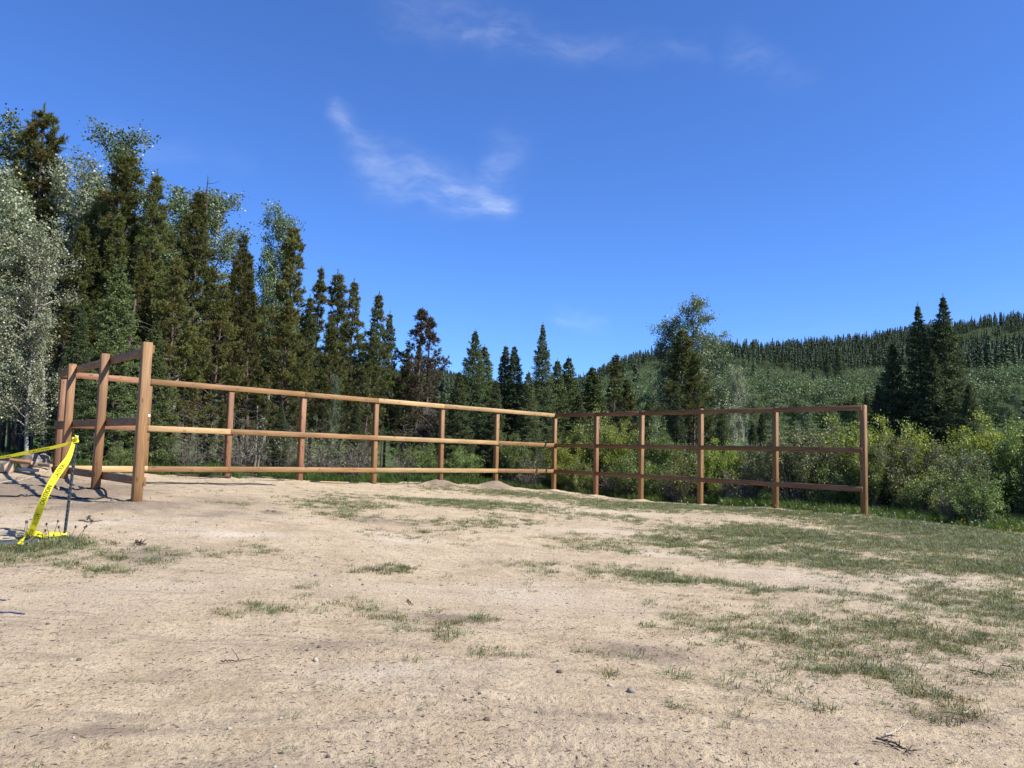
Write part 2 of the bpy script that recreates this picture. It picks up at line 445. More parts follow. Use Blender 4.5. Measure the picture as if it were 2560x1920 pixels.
# skyline of the hills as (pixel column, pixel row of the treetops)
SKYL = [(-900, 930), (-300, 860), (600, 850), (1000, 930), (1095, 925), (1180, 950), (1300, 968), (1440, 954), (1560, 905), (1680, 882), (1800, 870), (1900, 873), (2000, 869),
        (2150, 856), (2300, 826), (2560, 800), (2900, 790), (3600, 860)]
_saz, _sel = [], []
for u, v in SKYL:
    d = dirpx(u, v + (24 if u < 2200 else 18)); _saz.append(math.atan2(d[0], d[1])); _sel.append(d[2] / math.hypot(d[0], d[1]))
_saz = np.array([-pi, -2.0] + _saz + [2.0, pi]); _sel = np.array([0.04, 0.05] + _sel + [0.06, 0.04])
def ridge(azv):
    e = np.interp(azv, _saz, _sel)
    u = np.tan(np.clip(azv, -1.3, 1.3)) * FPX + CU
    R = np.interp(u, [-500, 1000, 1300, 1500, 1900, 2560, 3200], [900, 950, 900, 640, 640, 860, 950])
    return e, R
def h_far(x, y):
    r = np.hypot(x, y) + 1e-6; a = np.arctan2(x, y)
    e, R = ridge(a)
    q = np.clip((np.log(r) - np.log(55)) / (np.log(R) - np.log(55)), 0, 1)
    ang = -0.045 + (e + 0.045) * q ** 0.85
    z = 1.6 + r * ang
    zr = 1.6 + R * e
    z = np.where(r > R, np.maximum(zr - (r - R) * 0.22, -30.0), z)
    z = z + (fbm(x / 60, y / 60, 3, 5) - 0.5) * np.clip((r - 60) / 100, 0, 1) * 6 * np.clip(1.3 - r / R, 0.15, 1)
    return z
def height0(x, y):
    r = np.hypot(x, y)
    k = smooth(34, 62, r)
    n = h_near(np.where(r > 70, x / r * 70, x), np.where(r > 70, y / r * 70, y))
    return n * (1 - k) + h_far(x, y) * k
def on_ground(u, v, dmax=60.0):
    """where the sight line of a pixel meets the ground"""
    d = dirpx(u, v)
    t = np.linspace(1.5, dmax, 2400)
    p = EYE[None] + d[None] * t[:, None]
    g = height0(p[:, 0], p[:, 1])
    below = np.nonzero(p[:, 2] < g)[0]
    i = below[0] if len(below) else len(t) - 1
    i = max(i, 1)
    return np.array([p[i, 0], p[i, 1], g[i]])

# ------------------------------------------------------------------ what grows and lies where on the ground (patches taken from the photograph, laid out in plan)
class Patches:
    def __init__(s, lst, boost=False):
        s.p = []; s.boost = boost
        for u, v, ru, rv, w in lst:
            if boost and u > 1350 and v > 1400: w = w * 1.35
            c = on_ground(u, v); dep = (c - EYE) @ FWD
            up = on_ground(u, v - rv); dn = on_ground(u, v + rv)
            ra = max(ru * dep / FPX, 0.05); rb = max(np.hypot(*(up - dn)[:2]) / 2, 0.05)
            a = math.atan2(c[0], c[1])
            s.p.append((c[0], c[1], a, ra, rb, w))
    def __call__(s, x, y):
        if s.boost:      # ragged outlines
            w1, w2 = (fbm(x * 1.6, y * 1.6, 3, 201) - .5) * 1.3, (fbm(x * 1.6, y * 1.6, 3, 202) - .5) * 1.3
            x, y = x + w1, y + w2
        tot = np.zeros(np.shape(x))
        for cx, cy_, a, ra, rb, w in s.p:
            dx, dy = x - cx, y - cy_
            la = dx * cos(a) - dy * sin(a); rd = dx * sin(a) + dy * cos(a)
            tot = np.maximum(tot, w * np.exp(-((la / ra) ** 2 + (rd / rb) ** 2)))
        return tot
GRASS = Patches([(110, 1375, 210, 26, 1.0), (40, 1410, 160, 22, .75), (250, 1418, 60, 22, .8), (430, 1395, 90, 14, .5), (530, 1388, 120, 14, .5), (640, 1385, 60, 12, .4), (700, 1412, 40, 10, .4),
    (420, 1375, 90, 10, .4), (905, 1433, 80, 11, .75), (990, 1447, 40, 7, .4), (780, 1466, 26, 10, .7), (655, 1512, 75, 12, .75), (725, 1516, 45, 10, .75), (800, 1508, 40, 8, .35), (880, 1520, 80, 16, .5),
    (960, 1540, 120, 26, .6), (1040, 1572, 130, 26, .65), (1150, 1575, 70, 16, .5), (1280, 1570, 90, 12, .35), (1280, 1632, 110, 16, .5), (940, 1600, 70, 8, .3),
    (106, 1845, 28, 8, .7), (35, 1720, 50, 8, .25), (380, 1765, 30, 6, .25), (840, 1420, 40, 6, .3), (1000, 1400, 40, 6, .2), (1120, 1415, 60, 8, .35), (1250, 1440, 50, 8, .25),
    (850, 1262, 150, 14, .55), (1000, 1250, 200, 10, .45), (1180, 1262, 250, 14, .6), (880, 1290, 90, 10, .5), (1120, 1305, 140, 12, .35), (1110, 1325, 40, 9, .6), (1240, 1300, 90, 14, .5),
    (1300, 1238, 260, 8, .6), (1650, 1266, 300, 8, .7), (1960, 1285, 260, 10, .85), (2300, 1320, 240, 22, 1.0), (2500, 1360, 200, 30, 1.0), (560, 1262, 60, 8, .3), (700, 1300, 60, 8, .2),
    (1470, 1290, 120, 12, .35), (1560, 1300, 60, 8, .5), (1480, 1355, 150, 20, .65), (1540, 1370, 80, 14, .6), (1700, 1355, 130, 20, .75), (1700, 1455, 170, 18, .7), (1600, 1430, 130, 16, .55), (1380, 1420, 130, 16, .35),
    (1960, 1345, 330, 34, .8), (2080, 1400, 210, 28, .9), (1900, 1395, 180, 18, .7), (2250, 1360, 200, 26, .75), (1820, 1330, 260, 24, .6), (1880, 1470, 160, 20, .65), (1940, 1485, 60, 10, .8), (2080, 1480, 150, 16, .45),
    (2450, 1420, 200, 30, .75), (2480, 1500, 150, 40, .55), (2300, 1470, 150, 20, .4), (2250, 1560, 260, 40, .5), (2450, 1600, 180, 50, .45), (2000, 1560, 220, 40, .42), (2120, 1640, 220, 40, .48),
    (2250, 1700, 150, 30, .75), (2360, 1740, 150, 30, .8), (2300, 1800, 130, 20, .5), (2440, 1740, 80, 20, .6), (1660, 1560, 110, 16, .4), (1800, 1590, 110, 18, .4), (1950, 1620, 140, 22, .4), (1620, 1640, 80, 14, .35),
    (1540, 1555, 40, 7, .4), (1480, 1620, 90, 14, .45), (1530, 1698, 50, 10, .75), (1660, 1704, 22, 8, .75), (1545, 1760, 22, 8, .6), (1690, 1755, 50, 8, .6), (1830, 1735, 45, 8, .6), (1640, 1745, 40, 8, .4),
    (1900, 1800, 40, 9, .6), (1920, 1847, 28, 9, .8), (1780, 1660, 70, 12, .3), (1900, 1700, 90, 14, .3), (1990, 1780, 60, 9, .3), (2480, 1530, 60, 20, .6), (1310, 1490, 60, 8, .25), (1450, 1520, 50, 8, .2), (2700, 1400, 220, 50, .9), (2680, 1550, 200, 70, .5), (2900, 1480, 220, 90, .6), (2700, 1720, 160, 50, .4), (2150, 1600, 480, 110, .34), (1750, 1560, 260, 60, .26), (2350, 1500, 260, 90, .36), (1100, 1340, 400, 50, .16), (900, 1470, 500, 90, .13)], True)
OLIVE = Patches([(1060, 1560, 160, 40, 1.0), (1290, 1632, 140, 30, .9), (2330, 1740, 260, 70, .9), (2200, 1600, 380, 70, .6), (1480, 1625, 130, 30, .9), (1900, 1610, 260, 50, .6), (1620, 1740, 200, 30, .5), (60, 1730, 90, 14, 1)])
DARKSOIL = Patches([(120, 1225, 260, 32, 1.0), (300, 1268, 200, 12, .9), (560, 1258, 160, 22, .55), (520, 1290, 220, 16, .5), (700, 1330, 100, 8, .35), (350, 1395, 130, 24, .6), (940, 1300, 120, 14, .55), (680, 1283, 40, 8, .8),
    (1105, 1217, 40, 5, 1.0), (1240, 1219, 44, 5, 1.0), (820, 1630, 300, 30, .40), (1120, 1640, 180, 22, .35), (1130, 1555, 90, 14, .9), (1600, 1640, 240, 26, .6), (1850, 1720, 130, 14, .55), (2370, 1790, 140, 18, .7), (1800, 1788, 300, 14, .35),
    (250, 1830, 260, 30, .45), (600, 1800, 220, 20, .3), (560, 1900, 300, 26, .4), (1460, 1790, 240, 14, .5), (1080, 1860, 260, 20, .25), (2170, 1310, 90, 7, .9), (2330, 1365, 80, 8, .6), (2240, 1340, 60, 6, .6), (1800, 1290, 160, 6, .3)])
PALE = Patches([(200, 1312, 160, 6, .9), (20, 1300, 60, 8, .8), (600, 1340, 110, 7, 1.0), (470, 1330, 120, 6, .6), (1000, 1352, 90, 7, 1.0), (960, 1335, 60, 4, .8), (480, 1300, 80, 5, .6), (1130, 1480, 300, 26, .35),
    (1320, 1490, 180, 30, .5), (2000, 1440, 260, 14, .5), (2320, 1450, 180, 20, .6), (950, 1690, 180, 20, .5), (2150, 1490, 240, 14, .5), (700, 1300, 200, 7, .4), (1650, 1380, 150, 8, .6), (1500, 1325, 200, 8, .5), (350, 1480, 300, 20, .3), (1400, 1270, 250, 7, .6)])

def seg_dist(x, y, pts):
    best = np.full(np.shape(x), 1e9); along = np.zeros(np.shape(x)); acc = 0.0
    for (ax, ay), (bx, by) in zip(pts[:-1], pts[1:]):
        dx, dy = bx - ax, by - ay; L = math.hypot(dx, dy)
        t = np.clip(((x - ax) * dx + (y - ay) * dy) / (L * L), 0, 1)
        d = np.hypot(x - ax - t * dx, y - ay - t * dy)
        m = d < best
        best = np.where(m, d, best); along = np.where(m, acc + t * L, along); acc += L
    return best, along
def track(pix):
    P = [on_ground(u, v)[:2] for u, v in pix]
    # resample as a smooth curve
    P = np.array(P); t = np.arange(len(P)); tt = np.linspace(0, len(P) - 1, len(P) * 5)
    return [(a, b) for a, b in zip(np.interp(tt, t, P[:, 0]), np.interp(tt, t, P[:, 1]))]
TRACKS = [track([(-100, 1700), (200, 1690), (500, 1672), (800, 1664), (1100, 1668), (1300, 1640)]), track([(-100, 1790), (300, 1805), (700, 1800), (1100, 1775), (1500, 1788), (1900, 1800), (2300, 1790), (2650, 1730)]),
          track([(1300, 1755), (1480, 1790), (1700, 1832), (2000, 1850), (2400, 1860)]), track([(-100, 1900), (400, 1880), (900, 1862), (1500, 1900), (2000, 1945)]),
          track([(-50, 1335), (300, 1345), (700, 1342), (1050, 1350), (1400, 1330)]), track([(-50, 1300), (300, 1308), (650, 1312), (1000, 1330), (1300, 1300)])]
ALLPOSTS = np.array([b for b, _ in PW + PB + PR])
FOREST_EDGE = [tuple((B_ - unit(C_ - B_) * 30)[:2]), tuple(B_[:2]), tuple(C_[:2]), tuple(E_[:2]), tuple((E_ + unit(E_ - C_) * 30)[:2])]
def outside(x, y):
    """distance beyond the fence lines, positive on the far side"""
    nb = np.array([-(C_ - B_)[1], (C_ - B_)[0]]); nb = nb / np.linalg.norm(nb)
    nr = np.array([-(E_ - C_)[1], (E_ - C_)[0]]); nr = nr / np.linalg.norm(nr)
    db = (x - B_[0]) * nb[0] + (y - B_[1]) * nb[1]
    dr = (x - C_[0]) * nr[0] + (y - C_[1]) * nr[1]
    return np.maximum(db, dr)
def micro(x, y):
    r = np.hypot(x, y)
    fade = np.clip((60 - r) / 20, 0, 1)
    h = (fbm(x * 0.35, y * 0.35, 3, 11) - 0.5) * 0.12 + (fbm(x * 1.7, y * 1.7, 3, 12) - 0.5) * 0.045
    h += (fbm(x * 6.0, y * 6.0, 3, 13) - 0.5) * 0.022 * np.clip(fbm(x * .5, y * .5, 2, 14) * 2.2 - .4, 0.2, 1.5)
    h += (fbm(x * 22.0, y * 22.0, 2, 15) - 0.5) * 0.007
    clod = np.clip(DARKSOIL(x, y) - .25, 0, 1)
    h += clod * np.clip(fbm(x * 9, y * 9, 3, 21) - 0.5, 0, 1) * 0.16
    for i, tr in enumerate(TRACKS):
        for off in ((0.0,) if i > 2 else (0.0,)):
            d, s = seg_dist(x, y, tr)
            w = 0.17
            rut = np.exp(-(d / w) ** 4) * -0.016 + np.exp(-((d - w * 1.35) / 0.07) ** 2) * 0.009
            tread = np.exp(-(d / w) ** 6) * 0.004 * (np.sin(s * 2 * pi / 0.085 + d * 22) > 0.1)
            h += (rut + tread) * (0.35 + 0.9 * fbm(s * 0.8, s * 0 + i, 2, 30 + i))
    dp = np.min(np.hypot(np.asarray(x)[..., None] - ALLPOSTS[:, 0], np.asarray(y)[..., None] - ALLPOSTS[:, 1]), axis=-1)
    h += 0.07 * np.exp(-(dp / 0.38) ** 2) * (0.6 + 0.8 * fbm(x * 7, y * 7, 2, 50))
    for q in (PB[4][0], PB[5][0]):
        h += 0.13 * np.exp(-((np.hypot(x - q[0], y - q[1])) / 0.55) ** 2) * (0.7 + 0.6 * fbm(x * 5, y * 5, 2, 51))
    return h * fade
def height(x, y):
    return height0(x, y) + micro(x, y)

def polar_sheet(az, rs):
    AZ, RR = np.meshgrid(az, rs)
    x = RR * np.sin(AZ); y = RR * np.cos(AZ)
    return x, y
def grid_faces(nr, nc):
    i = np.arange(nr - 1)[:, None] * nc; j = np.arange(nc - 1)[None, :]
    return np.stack([i + j, i + j + 1, i + nc + j + 1, i + nc + j], -1).reshape(-1, 4)

az_front = np.radians(np.arange(-40, 40.001, 0.2))
az_side = np.radians(np.arange(43, 317.001, 4.0))
AZL = np.concatenate([az_front, az_side, [az_front[0] + 2 * pi]])
rs_near = np.concatenate([[0.02, 0.6, 1.2, 1.8], np.exp(np.arange(np.log(2.3), np.log(60.0), 0.0078)), [60.0]])
x, y = polar_sheet(AZL, rs_near)
z = height(x, y)
acc = Acc(); acc.add(np.stack([x, y, z], -1).reshape(-1, 3), grid_faces(len(rs_near), len(AZL))[:, ::-1])
GX, GY = x.ravel(), y.ravel()

def ground_mat():
    m, k = new_mat('dirt_and_thin_turf')
    geo = k.n('ShaderNodeNewGeometry'); P = geo.outputs['Position']
    def A(n): return k.n('ShaderNodeAttribute', attribute_name=n).outputs['Fac']
    def N(scale, detail=5.0, rough=0.6, dist=0.0, vec=None):
        return k.n('ShaderNodeTexNoise', ins={'Vector': vec or P, 'Scale': scale, 'Detail': detail, 'Roughness': rough, 'Distortion': dist}).outputs['Fac']
    grass, olive, dark, pale, forest = A('grass'), A('olive'), A('dark_soil'), A('pale_soil'), A('forest')
    n_big, n_mid, n_fine, n_grit = N(0.35, 4), N(1.9, 6, .65), N(17, 6, .75), N(75, 4, .7)
    c = k.mix(k.maprange(n_mid, 0.3, 0.7), (0.43, 0.325, 0.200), (0.61, 0.490, 0.320))
    c = k.mix(k.maprange(n_big, 0.35, 0.65, 0.0, 0.5), c, (0.47, 0.375, 0.255))
    c = k.mix(k.maprange(n_fine, 0.48, 0.66, 0.0, 0.55), c, (0.24, 0.178, 0.120))
    c = k.mix(k.maprange(N(42, 3, .6), 0.57, 0.67, 0.0, 0.75), c, (0.17, 0.125, 0.085))  # fine dark flecks painted in for bits of debris and their shadows
    c = k.mix(k.maprange(n_grit, 0.56, 0.74, 0.0, 0.5), c, (0.60, 0.52, 0.42))
    mps = k.n('ShaderNodeMapping', ins={'Vector': P, 'Rotation': (0, 0, radians(-8)), 'Scale': (0.9, 7.0, 1)})
    st = N(1.0, 5, .6, 0.3, mps.outputs[0])
    c = k.mix(k.maprange(st, 0.52, 0.70, 0.0, 0.6), c, (0.28, 0.215, 0.155))
    pm = k.math('MULTIPLY', pale, k.maprange(n_fine, 0.35, 0.6))
    c = k.mix(k.math('MULTIPLY', pm, 0.75, clamp=True), c, (0.66, 0.58, 0.47))
    dm = k.maprange(k.math('ADD', dark, k.math('MULTIPLY', k.math('SUBTRACT', n_mid, 0.5), 1.7)), 0.12, 0.72)
    c = k.mix(k.math('MULTIPLY', dm, 0.8), c, k.mix(n_fine, (0.155, 0.115, 0.082), (0.29, 0.225, 0.165)))
    # thin turf between the tufts: dull green and straw
    gm = k.maprange(k.math('ADD', grass, k.math('MULTIPLY', k.math('SUBTRACT', n_fine, 0.5), 1.3)), 0.35, 0.95)
    gcol = k.mix(k.maprange(n_mid, 0.3, 0.7), (0.165, 0.178, 0.090), (0.25, 0.24, 0.135))
    gcol = k.mix(olive, gcol, k.mix(n_mid, (0.15, 0.125, 0.055), (0.24, 0.20, 0.10)))
    c = k.mix(k.math('MULTIPLY', gm, 0.60), c, gcol)
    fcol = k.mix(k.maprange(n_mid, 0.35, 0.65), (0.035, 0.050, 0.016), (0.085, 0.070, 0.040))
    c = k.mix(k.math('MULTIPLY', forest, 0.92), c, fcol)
    vo = k.n('ShaderNodeTexVoronoi', ins={'Vector': P, 'Scale': 34.0, 'Randomness': 1.0})
    pebble = k.maprange(vo.outputs['Distance'], 0.0, 0.32, 1.0, 0.0)
    hgt = k.math('ADD', k.math('ADD', k.math('MULTIPLY', n_fine, 0.035), k.math('MULTIPLY', n_grit, 0.008)), k.math('MULTIPLY', pebble, 0.004))
    hgt = k.math('ADD', hgt, k.math('MULTIPLY', N(32, 4, .7), 0.016))
    bp = k.n('ShaderNodeBump', ins={'Strength': 1.0, 'Distance': 1.0, 'Height': hgt})
    p = k.n('ShaderNodeBsdfPrincipled', ins={'Base Color': c, 'Roughness': 0.95, 'Specular IOR Level': 0.1, 'Normal': bp.outputs[0]})
    finish(k, p.outputs[0]); return m
M['ground'] = ground_mat()
me = acc.mesh('ground', M['ground'], True)
GRASS_V = np.clip(GRASS(GX, GY), 0, 1)
OUT_V = outside(GX, GY)
def vattr(me, name, val):
    a = me.attributes.new(name, 'FLOAT', 'POINT'); a.data.foreach_set('value', np.asarray(val, np.float32))
vattr(me, 'grass', np.maximum(GRASS_V, smooth(0.2, 1.2, OUT_V)))
vattr(me, 'olive', np.clip(OLIVE(GX, GY), 0, 1))
vattr(me, 'dark_soil', np.clip(DARKSOIL(GX, GY), 0, 1))
vattr(me, 'pale_soil', np.clip(PALE(GX, GY), 0, 1))
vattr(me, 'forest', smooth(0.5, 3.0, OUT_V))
tag(obj('ground', me), 'bare tan dirt clearing with thin patches of grass', None, None, 'structure')

# hillside beyond, out to the horizon
AZH = np.concatenate([np.radians(np.arange(-42, 48.001, 0.6)), np.radians(np.arange(52, 314.001, 6.0)), [np.radians(-42) + 2 * pi]])
rs_far = np.concatenate([[59.7], np.exp(np.arange(np.log(62.0), np.log(1500.0), 0.03)), np.exp(np.linspace(np.log(1550), np.log(6000), 20))])
x, y = polar_sheet(AZH, rs_far); z = height(x, y); z[0] -= 0.05
acc = Acc(); acc.add(np.stack([x, y, z], -1).reshape(-1, 3), grid_faces(len(rs_far), len(AZH))[:, ::-1])
def hill_mat():
    m, k = new_mat('hillside_meadow')
    geo = k.n('ShaderNodeNewGeometry')
    n1 = k.n('ShaderNodeTexNoise', ins={'Vector': geo.outputs['Position'], 'Scale': 0.05, 'Detail': 5.0}).outputs['Fac']
    n2 = k.n('ShaderNodeTexNoise', ins={'Vector': geo.outputs['Position'], 'Scale': 0.9, 'Detail': 6.0}).outputs['Fac']
    c = k.mix(k.maprange(n1, 0.35, 0.65), (0.050, 0.085, 0.022), (0.085, 0.125, 0.030))
    c = k.mix(k.maprange(n2, 0.4, 0.7, 0, .5), c, (0.11, 0.125, 0.045))
    bp = k.n('ShaderNodeBump', ins={'Strength': 0.8, 'Distance': 0.6, 'Height': n2})
    p = k.n('ShaderNodeBsdfPrincipled', ins={'Base Color': c, 'Roughness': 0.95, 'Specular IOR Level': 0.1, 'Normal': bp.outputs[0]})
    finish(k, p.outputs[0]); return m
M['hill'] = hill_mat()
tag(obj('hillside', acc.mesh('hillside', M['hill'], True)), 'wooded hillside rising beyond the clearing', None, None, 'structure')

# ------------------------------------------------------------------ the fence frame: posts and rails
fence = empty('fence_frame', tuple(C_ - np.array([0, 0, C_[2] - float(height(C_[0], C_[1]))])))
tag(fence, 'unfinished brown timber fence of tall posts and three rails around the clearing', 'fence')
f_loc = np.array(fence.location)
rng = np.random.default_rng(5)
def dirs(P, Q):
    d = (Q - P).copy(); d[2] = 0; d = d / np.linalg.norm(d)
    return d
DW, DB, DR = dirs(A_, B_), dirs(B_, C_), dirs(C_, E_)
NW = np.array([DW[1], -DW[0], 0]); NB = np.array([DB[1], -DB[0], 0]); NR = np.array([DR[1], -DR[0], 0])   # inner sides
PS, RH, RT = 0.14, 0.14, 0.038
def add_post(b, ztop, d, mat, tone=0):
    g = float(height(b[0], b[1]))
    L = ztop - g + 0.45
    ac = Acc(); ac.bevel_box((PS + rng.uniform(-.004, .004), PS + rng.uniform(-.004, .004), L), 0.006)
    o = obj('post', ac.mesh('post', M[mat]), fence)
    rz = math.atan2(d[1], d[0])
    o.rotation_euler = (rng.uniform(-.006, .006), rng.uniform(-.006, .006), rz)
    o.location = Vector((b[0], b[1], g - 0.45)) - Vector(f_loc)
    return o
posts = []
pm = {0: 'wood_tan', 1: 'wood_brown_shade', 2: 'wood_brown_shade', 3: 'wood_red'}
for i, (b, zt) in enumerate(PW):
    if i == 3: b = b + NW * (PS + RT + 0.012)      # the corner post stands on the inner side of the wing's rails
    posts.append(add_post(b, zt, DW, pm[i]))
pm = ['wood_tan', 'wood_red', 'wood_red', 'wood_brown_shade', 'wood_brown_shade', 'wood_tan', 'wood_tan']
bp_ = []
for i, (b, zt) in enumerate(PB): bp_.append(add_post(b, zt, DB, pm[i]))
for i, (b, zt) in enumerate(PR): add_post(b, zt, DR, ['wood_red', 'wood_tan', 'wood_tan', 'wood_tan', 'wood_tan'][i])

def z_at(P, u, v):
    dep = (P - EYE) @ FWD
    lo, hi = P[2] - 1, P[2] + 5
    for _ in range(40):
        mid = (lo + hi) / 2
        if project(np.array([P[0], P[1], mid]))[1][0] > v: lo = mid
        else: hi = mid
    return lo
# centre heights of the three rails at the four corners, read from the photograph
zA = [z_at(A_, 0, 862) - RH / 2, z_at(A_, 0, 1041) - RH / 2, z_at(A_, 0, 1215) + RH / 2]
zB = [z_at(B_, 0, 927) - RH / 2, z_at(B_, 0, 1053) - RH / 2, z_at(B_, 0, 1178.5) + RH / 2]
zC = [z_at(C_, 0, 1034.7) - RH / 2, z_at(C_, 0, 1108.8) - RH / 2, z_at(C_, 0, 1182) + RH / 2]
zE = [z_at(E_, 0, 1013.5) - RH / 2, z_at(E_, 0, 1119.3) - RH / 2, z_at(E_, 0, 1229.6) + RH / 2]
def add_rail(P, Q, d, n, zp, zq, s0, s1, mat):
    """one board between distances s0 and s1 along the section"""
    Ltot = np.linalg.norm((Q - P)[:2])
    za, zb = zp + (zq - zp) * s0 / Ltot, zp + (zq - zp) * s1 / Ltot
    off = n * (PS / 2 + RT / 2 + 0.004 + rng.uniform(0, .002))
    a = P + d * (s0 + 0.003) + off; b = P + d * (s1 - 0.003) + off
    a[2], b[2] = za + rng.uniform(-.004, .004), zb + rng.uniform(-.004, .004)
    L = float(np.linalg.norm(b - a))
    ac = Acc(); ac.bevel_box((RT, RH + rng.uniform(-.002, .002), L), 0.004)
    o = obj('rail', ac.mesh('rail', M[mat]), fence)
    zax = Vector((b - a) / L); xax = Vector(n); yax = zax.cross(xax).normalized(); xax = yax.cross(zax)
    o.rotation_euler = Matrix((xax, yax, zax)).transposed().to_euler()
    o.location = Vector(a) - Vector(f_loc)
    return o
def stations(P, pts, d):
    return [float((b - P) @ d) for b, _ in pts]
sW, sB, sR = stations(A_, PW, DW), [0.0] + stations(B_, PB, DB), [0.0] + stations(C_, PR, DR)
gap = PS / 2 + RT + 0.012
for r, mats in enumerate((['wood_brown_shade', 'wood_brown_shade'], ['wood_brown_shade', 'wood_brown_shade'], ['wood_brown_shade', 'wood_brown_shade'])):
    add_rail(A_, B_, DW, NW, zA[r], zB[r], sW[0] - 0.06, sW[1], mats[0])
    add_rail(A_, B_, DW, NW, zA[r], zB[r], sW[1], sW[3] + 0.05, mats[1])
back_boards = {0: [(0, 1, 'wood_red'), (1, 3, 'wood_tan'), (3, 4, 'wood_tan'), (4, 5, 'wood_yellow'), (5, 7, 'wood_yellow')],
               1: [(0, 1, 'wood_red'), (1, 2, 'wood_yellow'), (2, 4, 'wood_tan'), (4, 6, 'wood_yellow'), (6, 7, 'wood_tan')],
               2: [(0, 1, 'wood_yellow'), (1, 2, 'wood_tan'), (2, 4, 'wood_tan'), (4, 6, 'wood_yellow'), (6, 7, 'wood_tan')]}
for r, bl in back_boards.items():
    for i, j, mt in bl:
        a = sB[i] if i else gap
        b = sB[j] if j < 7 else sB[7] + 0.07
        add_rail(B_, C_, DB, NB, zB[r], zC[r], a, b, mt)
right_boards = {0: [(0, 1, 'wood_brown_shade'), (1, 2, 'wood_red'), (2, 4, 'wood_brown_shade'), (4, 5, 'wood_red')], 1: [(0, 1, 'wood_brown_shade'), (1, 3, 'wood_brown_shade'), (3, 5, 'wood_brown_shade')],
                2: [(0, 1, 'wood_red'), (1, 3, 'wood_brown_shade'), (3, 5, 'wood_red')]}
for r, bl in right_boards.items():
    for i, j, mt in bl:
        a = sR[i] if i else gap
        b = sR[j] if j < 5 else sR[5] + 0.02
        add_rail(C_, E_, DR, NR, zC[r], zE[r], a, b, mt)
# pale tag and the two short blocks on the second post of the back run
b0 = PB[0][0]
for nm, v0, v1, w, mt in (('paper_tag', 1036, 1059, 0.045, 'white_tag'), ('spacer_block', 1164.5, 1178, 0.09, 'wood_yellow'), ('spacer_block', 1196, 1213, 0.06, 'wood_yellow')):
    z0, z1 = z_at(b0, 0, v1), z_at(b0, 0, v0)
    ac = Acc(); ac.box((0, 0, 0), (w, 0.006 if nm == 'paper_tag' else 0.03, z1 - z0))
    o = obj(nm, ac.mesh(nm, M[mt]), fence)
    th = 0.006 if nm == 'paper_tag' else 0.03
    shift = {1036: 0.018, 1164.5: -0.012, 1196: 0.03}[v0]
    p = b0 + DB * shift + NB * (PS / 2 + th / 2 + 0.004 + (0.0 if v0 != 1164.5 else 0.0)); p[2] = (z0 + z1) / 2
    if v0 == 1164.5: p = p + NB * 0.047
    pw = Matrix.Translation(Vector(f_loc)) @ bp_[0].matrix_basis
    o.parent = bp_[0]; o.matrix_parent_inverse = pw.inverted()
    o.location = Vector(p); o.rotation_euler = (0, 0, math.atan2(DB[1], DB[0]))
    o['label'] = 'pale paper tag stapled to the post' if nm == 'paper_tag' else 'pale offcut of timber fixed at the post'

# ------------------------------------------------------------------ steel stake with caution tape
def gpt(u, v, lift=0.0):
    p = on_ground(u, v); p[2] = float(height(p[0], p[1])) + lift
    return p
def curve_pts(P, n=24):
    """Catmull-Rom through the points"""
    P = np.asarray(P, float); Q = np.vstack([2 * P[0] - P[1], P, 2 * P[-1] - P[-2]]); out = []
    for i in range(1, len(Q) - 2):
        for t in np.linspace(0, 1, n, endpoint=False):
            a, b, c, d = Q[i - 1], Q[i], Q[i + 1], Q[i + 2]
            out.append(0.5 * (2 * b + (c - a) * t + (2 * a - 5 * b + 4 * c - d) * t * t + (3 * b - a - 3 * c + d) * t ** 3))
    out.append(P[-1])
    return np.array(out)
def t_section(ac, L, w=0.035, dp=0.034, th=0.005):
    prof = [(-w / 2, 0), (w / 2, 0), (w / 2, th), (th / 2, th), (th / 2, dp), (-th / 2, dp), (-th / 2, th), (-w / 2, th)]
    v = [(x, y, 0) for x, y in prof] + [(x, y, L) for x, y in prof]
    ac.add(v, [[q, (q + 1) % 8, 8 + (q + 1) % 8, 8 + q] for q in range(8)])
    for o_, rev in ((0, True), (8, False)):
        for qd in ([0, 1, 2, 7], [3, 4, 5, 6]):
            q4 = [o_ + i for i in qd]; vv = [v[i] for i in q4]
            ac.add(vv, [[3, 2, 1, 0] if rev else [0, 1, 2, 3]])
def make_stake(label, base, top, cat='stake', white=0.09):
    axis = top - base; L = float(np.linalg.norm(axis))
    e = empty('steel_stake', tuple(base)); tag(e, label, cat)
    q = Vector(axis).to_track_quat('Z', 'Y')
    e.rotation_euler = q.to_euler()
    ac = Acc(); t_section(ac, L - white); sh = obj('shaft', ac.mesh('shaft', M['steel']), e)
    ac = Acc(); t_section(ac, white); obj('painted_tip', ac.mesh('painted_tip', M['steel_white']), e, (0, 0, L - white + 0.002))
    sm = Acc(); sm.box((0, 0, 0), (0.012, 0.010, 0.022)); sme = sm.mesh('stud', M['steel'])
    for i in range(int((L - 0.15) / 0.055)):
        obj('stud', sme, sh, (0, -0.005, 0.08 + i * 0.055))
    return e
sb = gpt(160, 1346, -0.06); dsk = (sb - EYE) @ FWD
st_top = at(193, 1089, dsk)
make_stake('dark upright steel stake holding yellow caution tape', sb, st_top)
lb = gpt(-14, 1371, 0.03); lt = gpt(95, 1362, 0.03)
make_stake('dark steel stake lying in the grass among tape and rope', lb, lt, white=0.004)

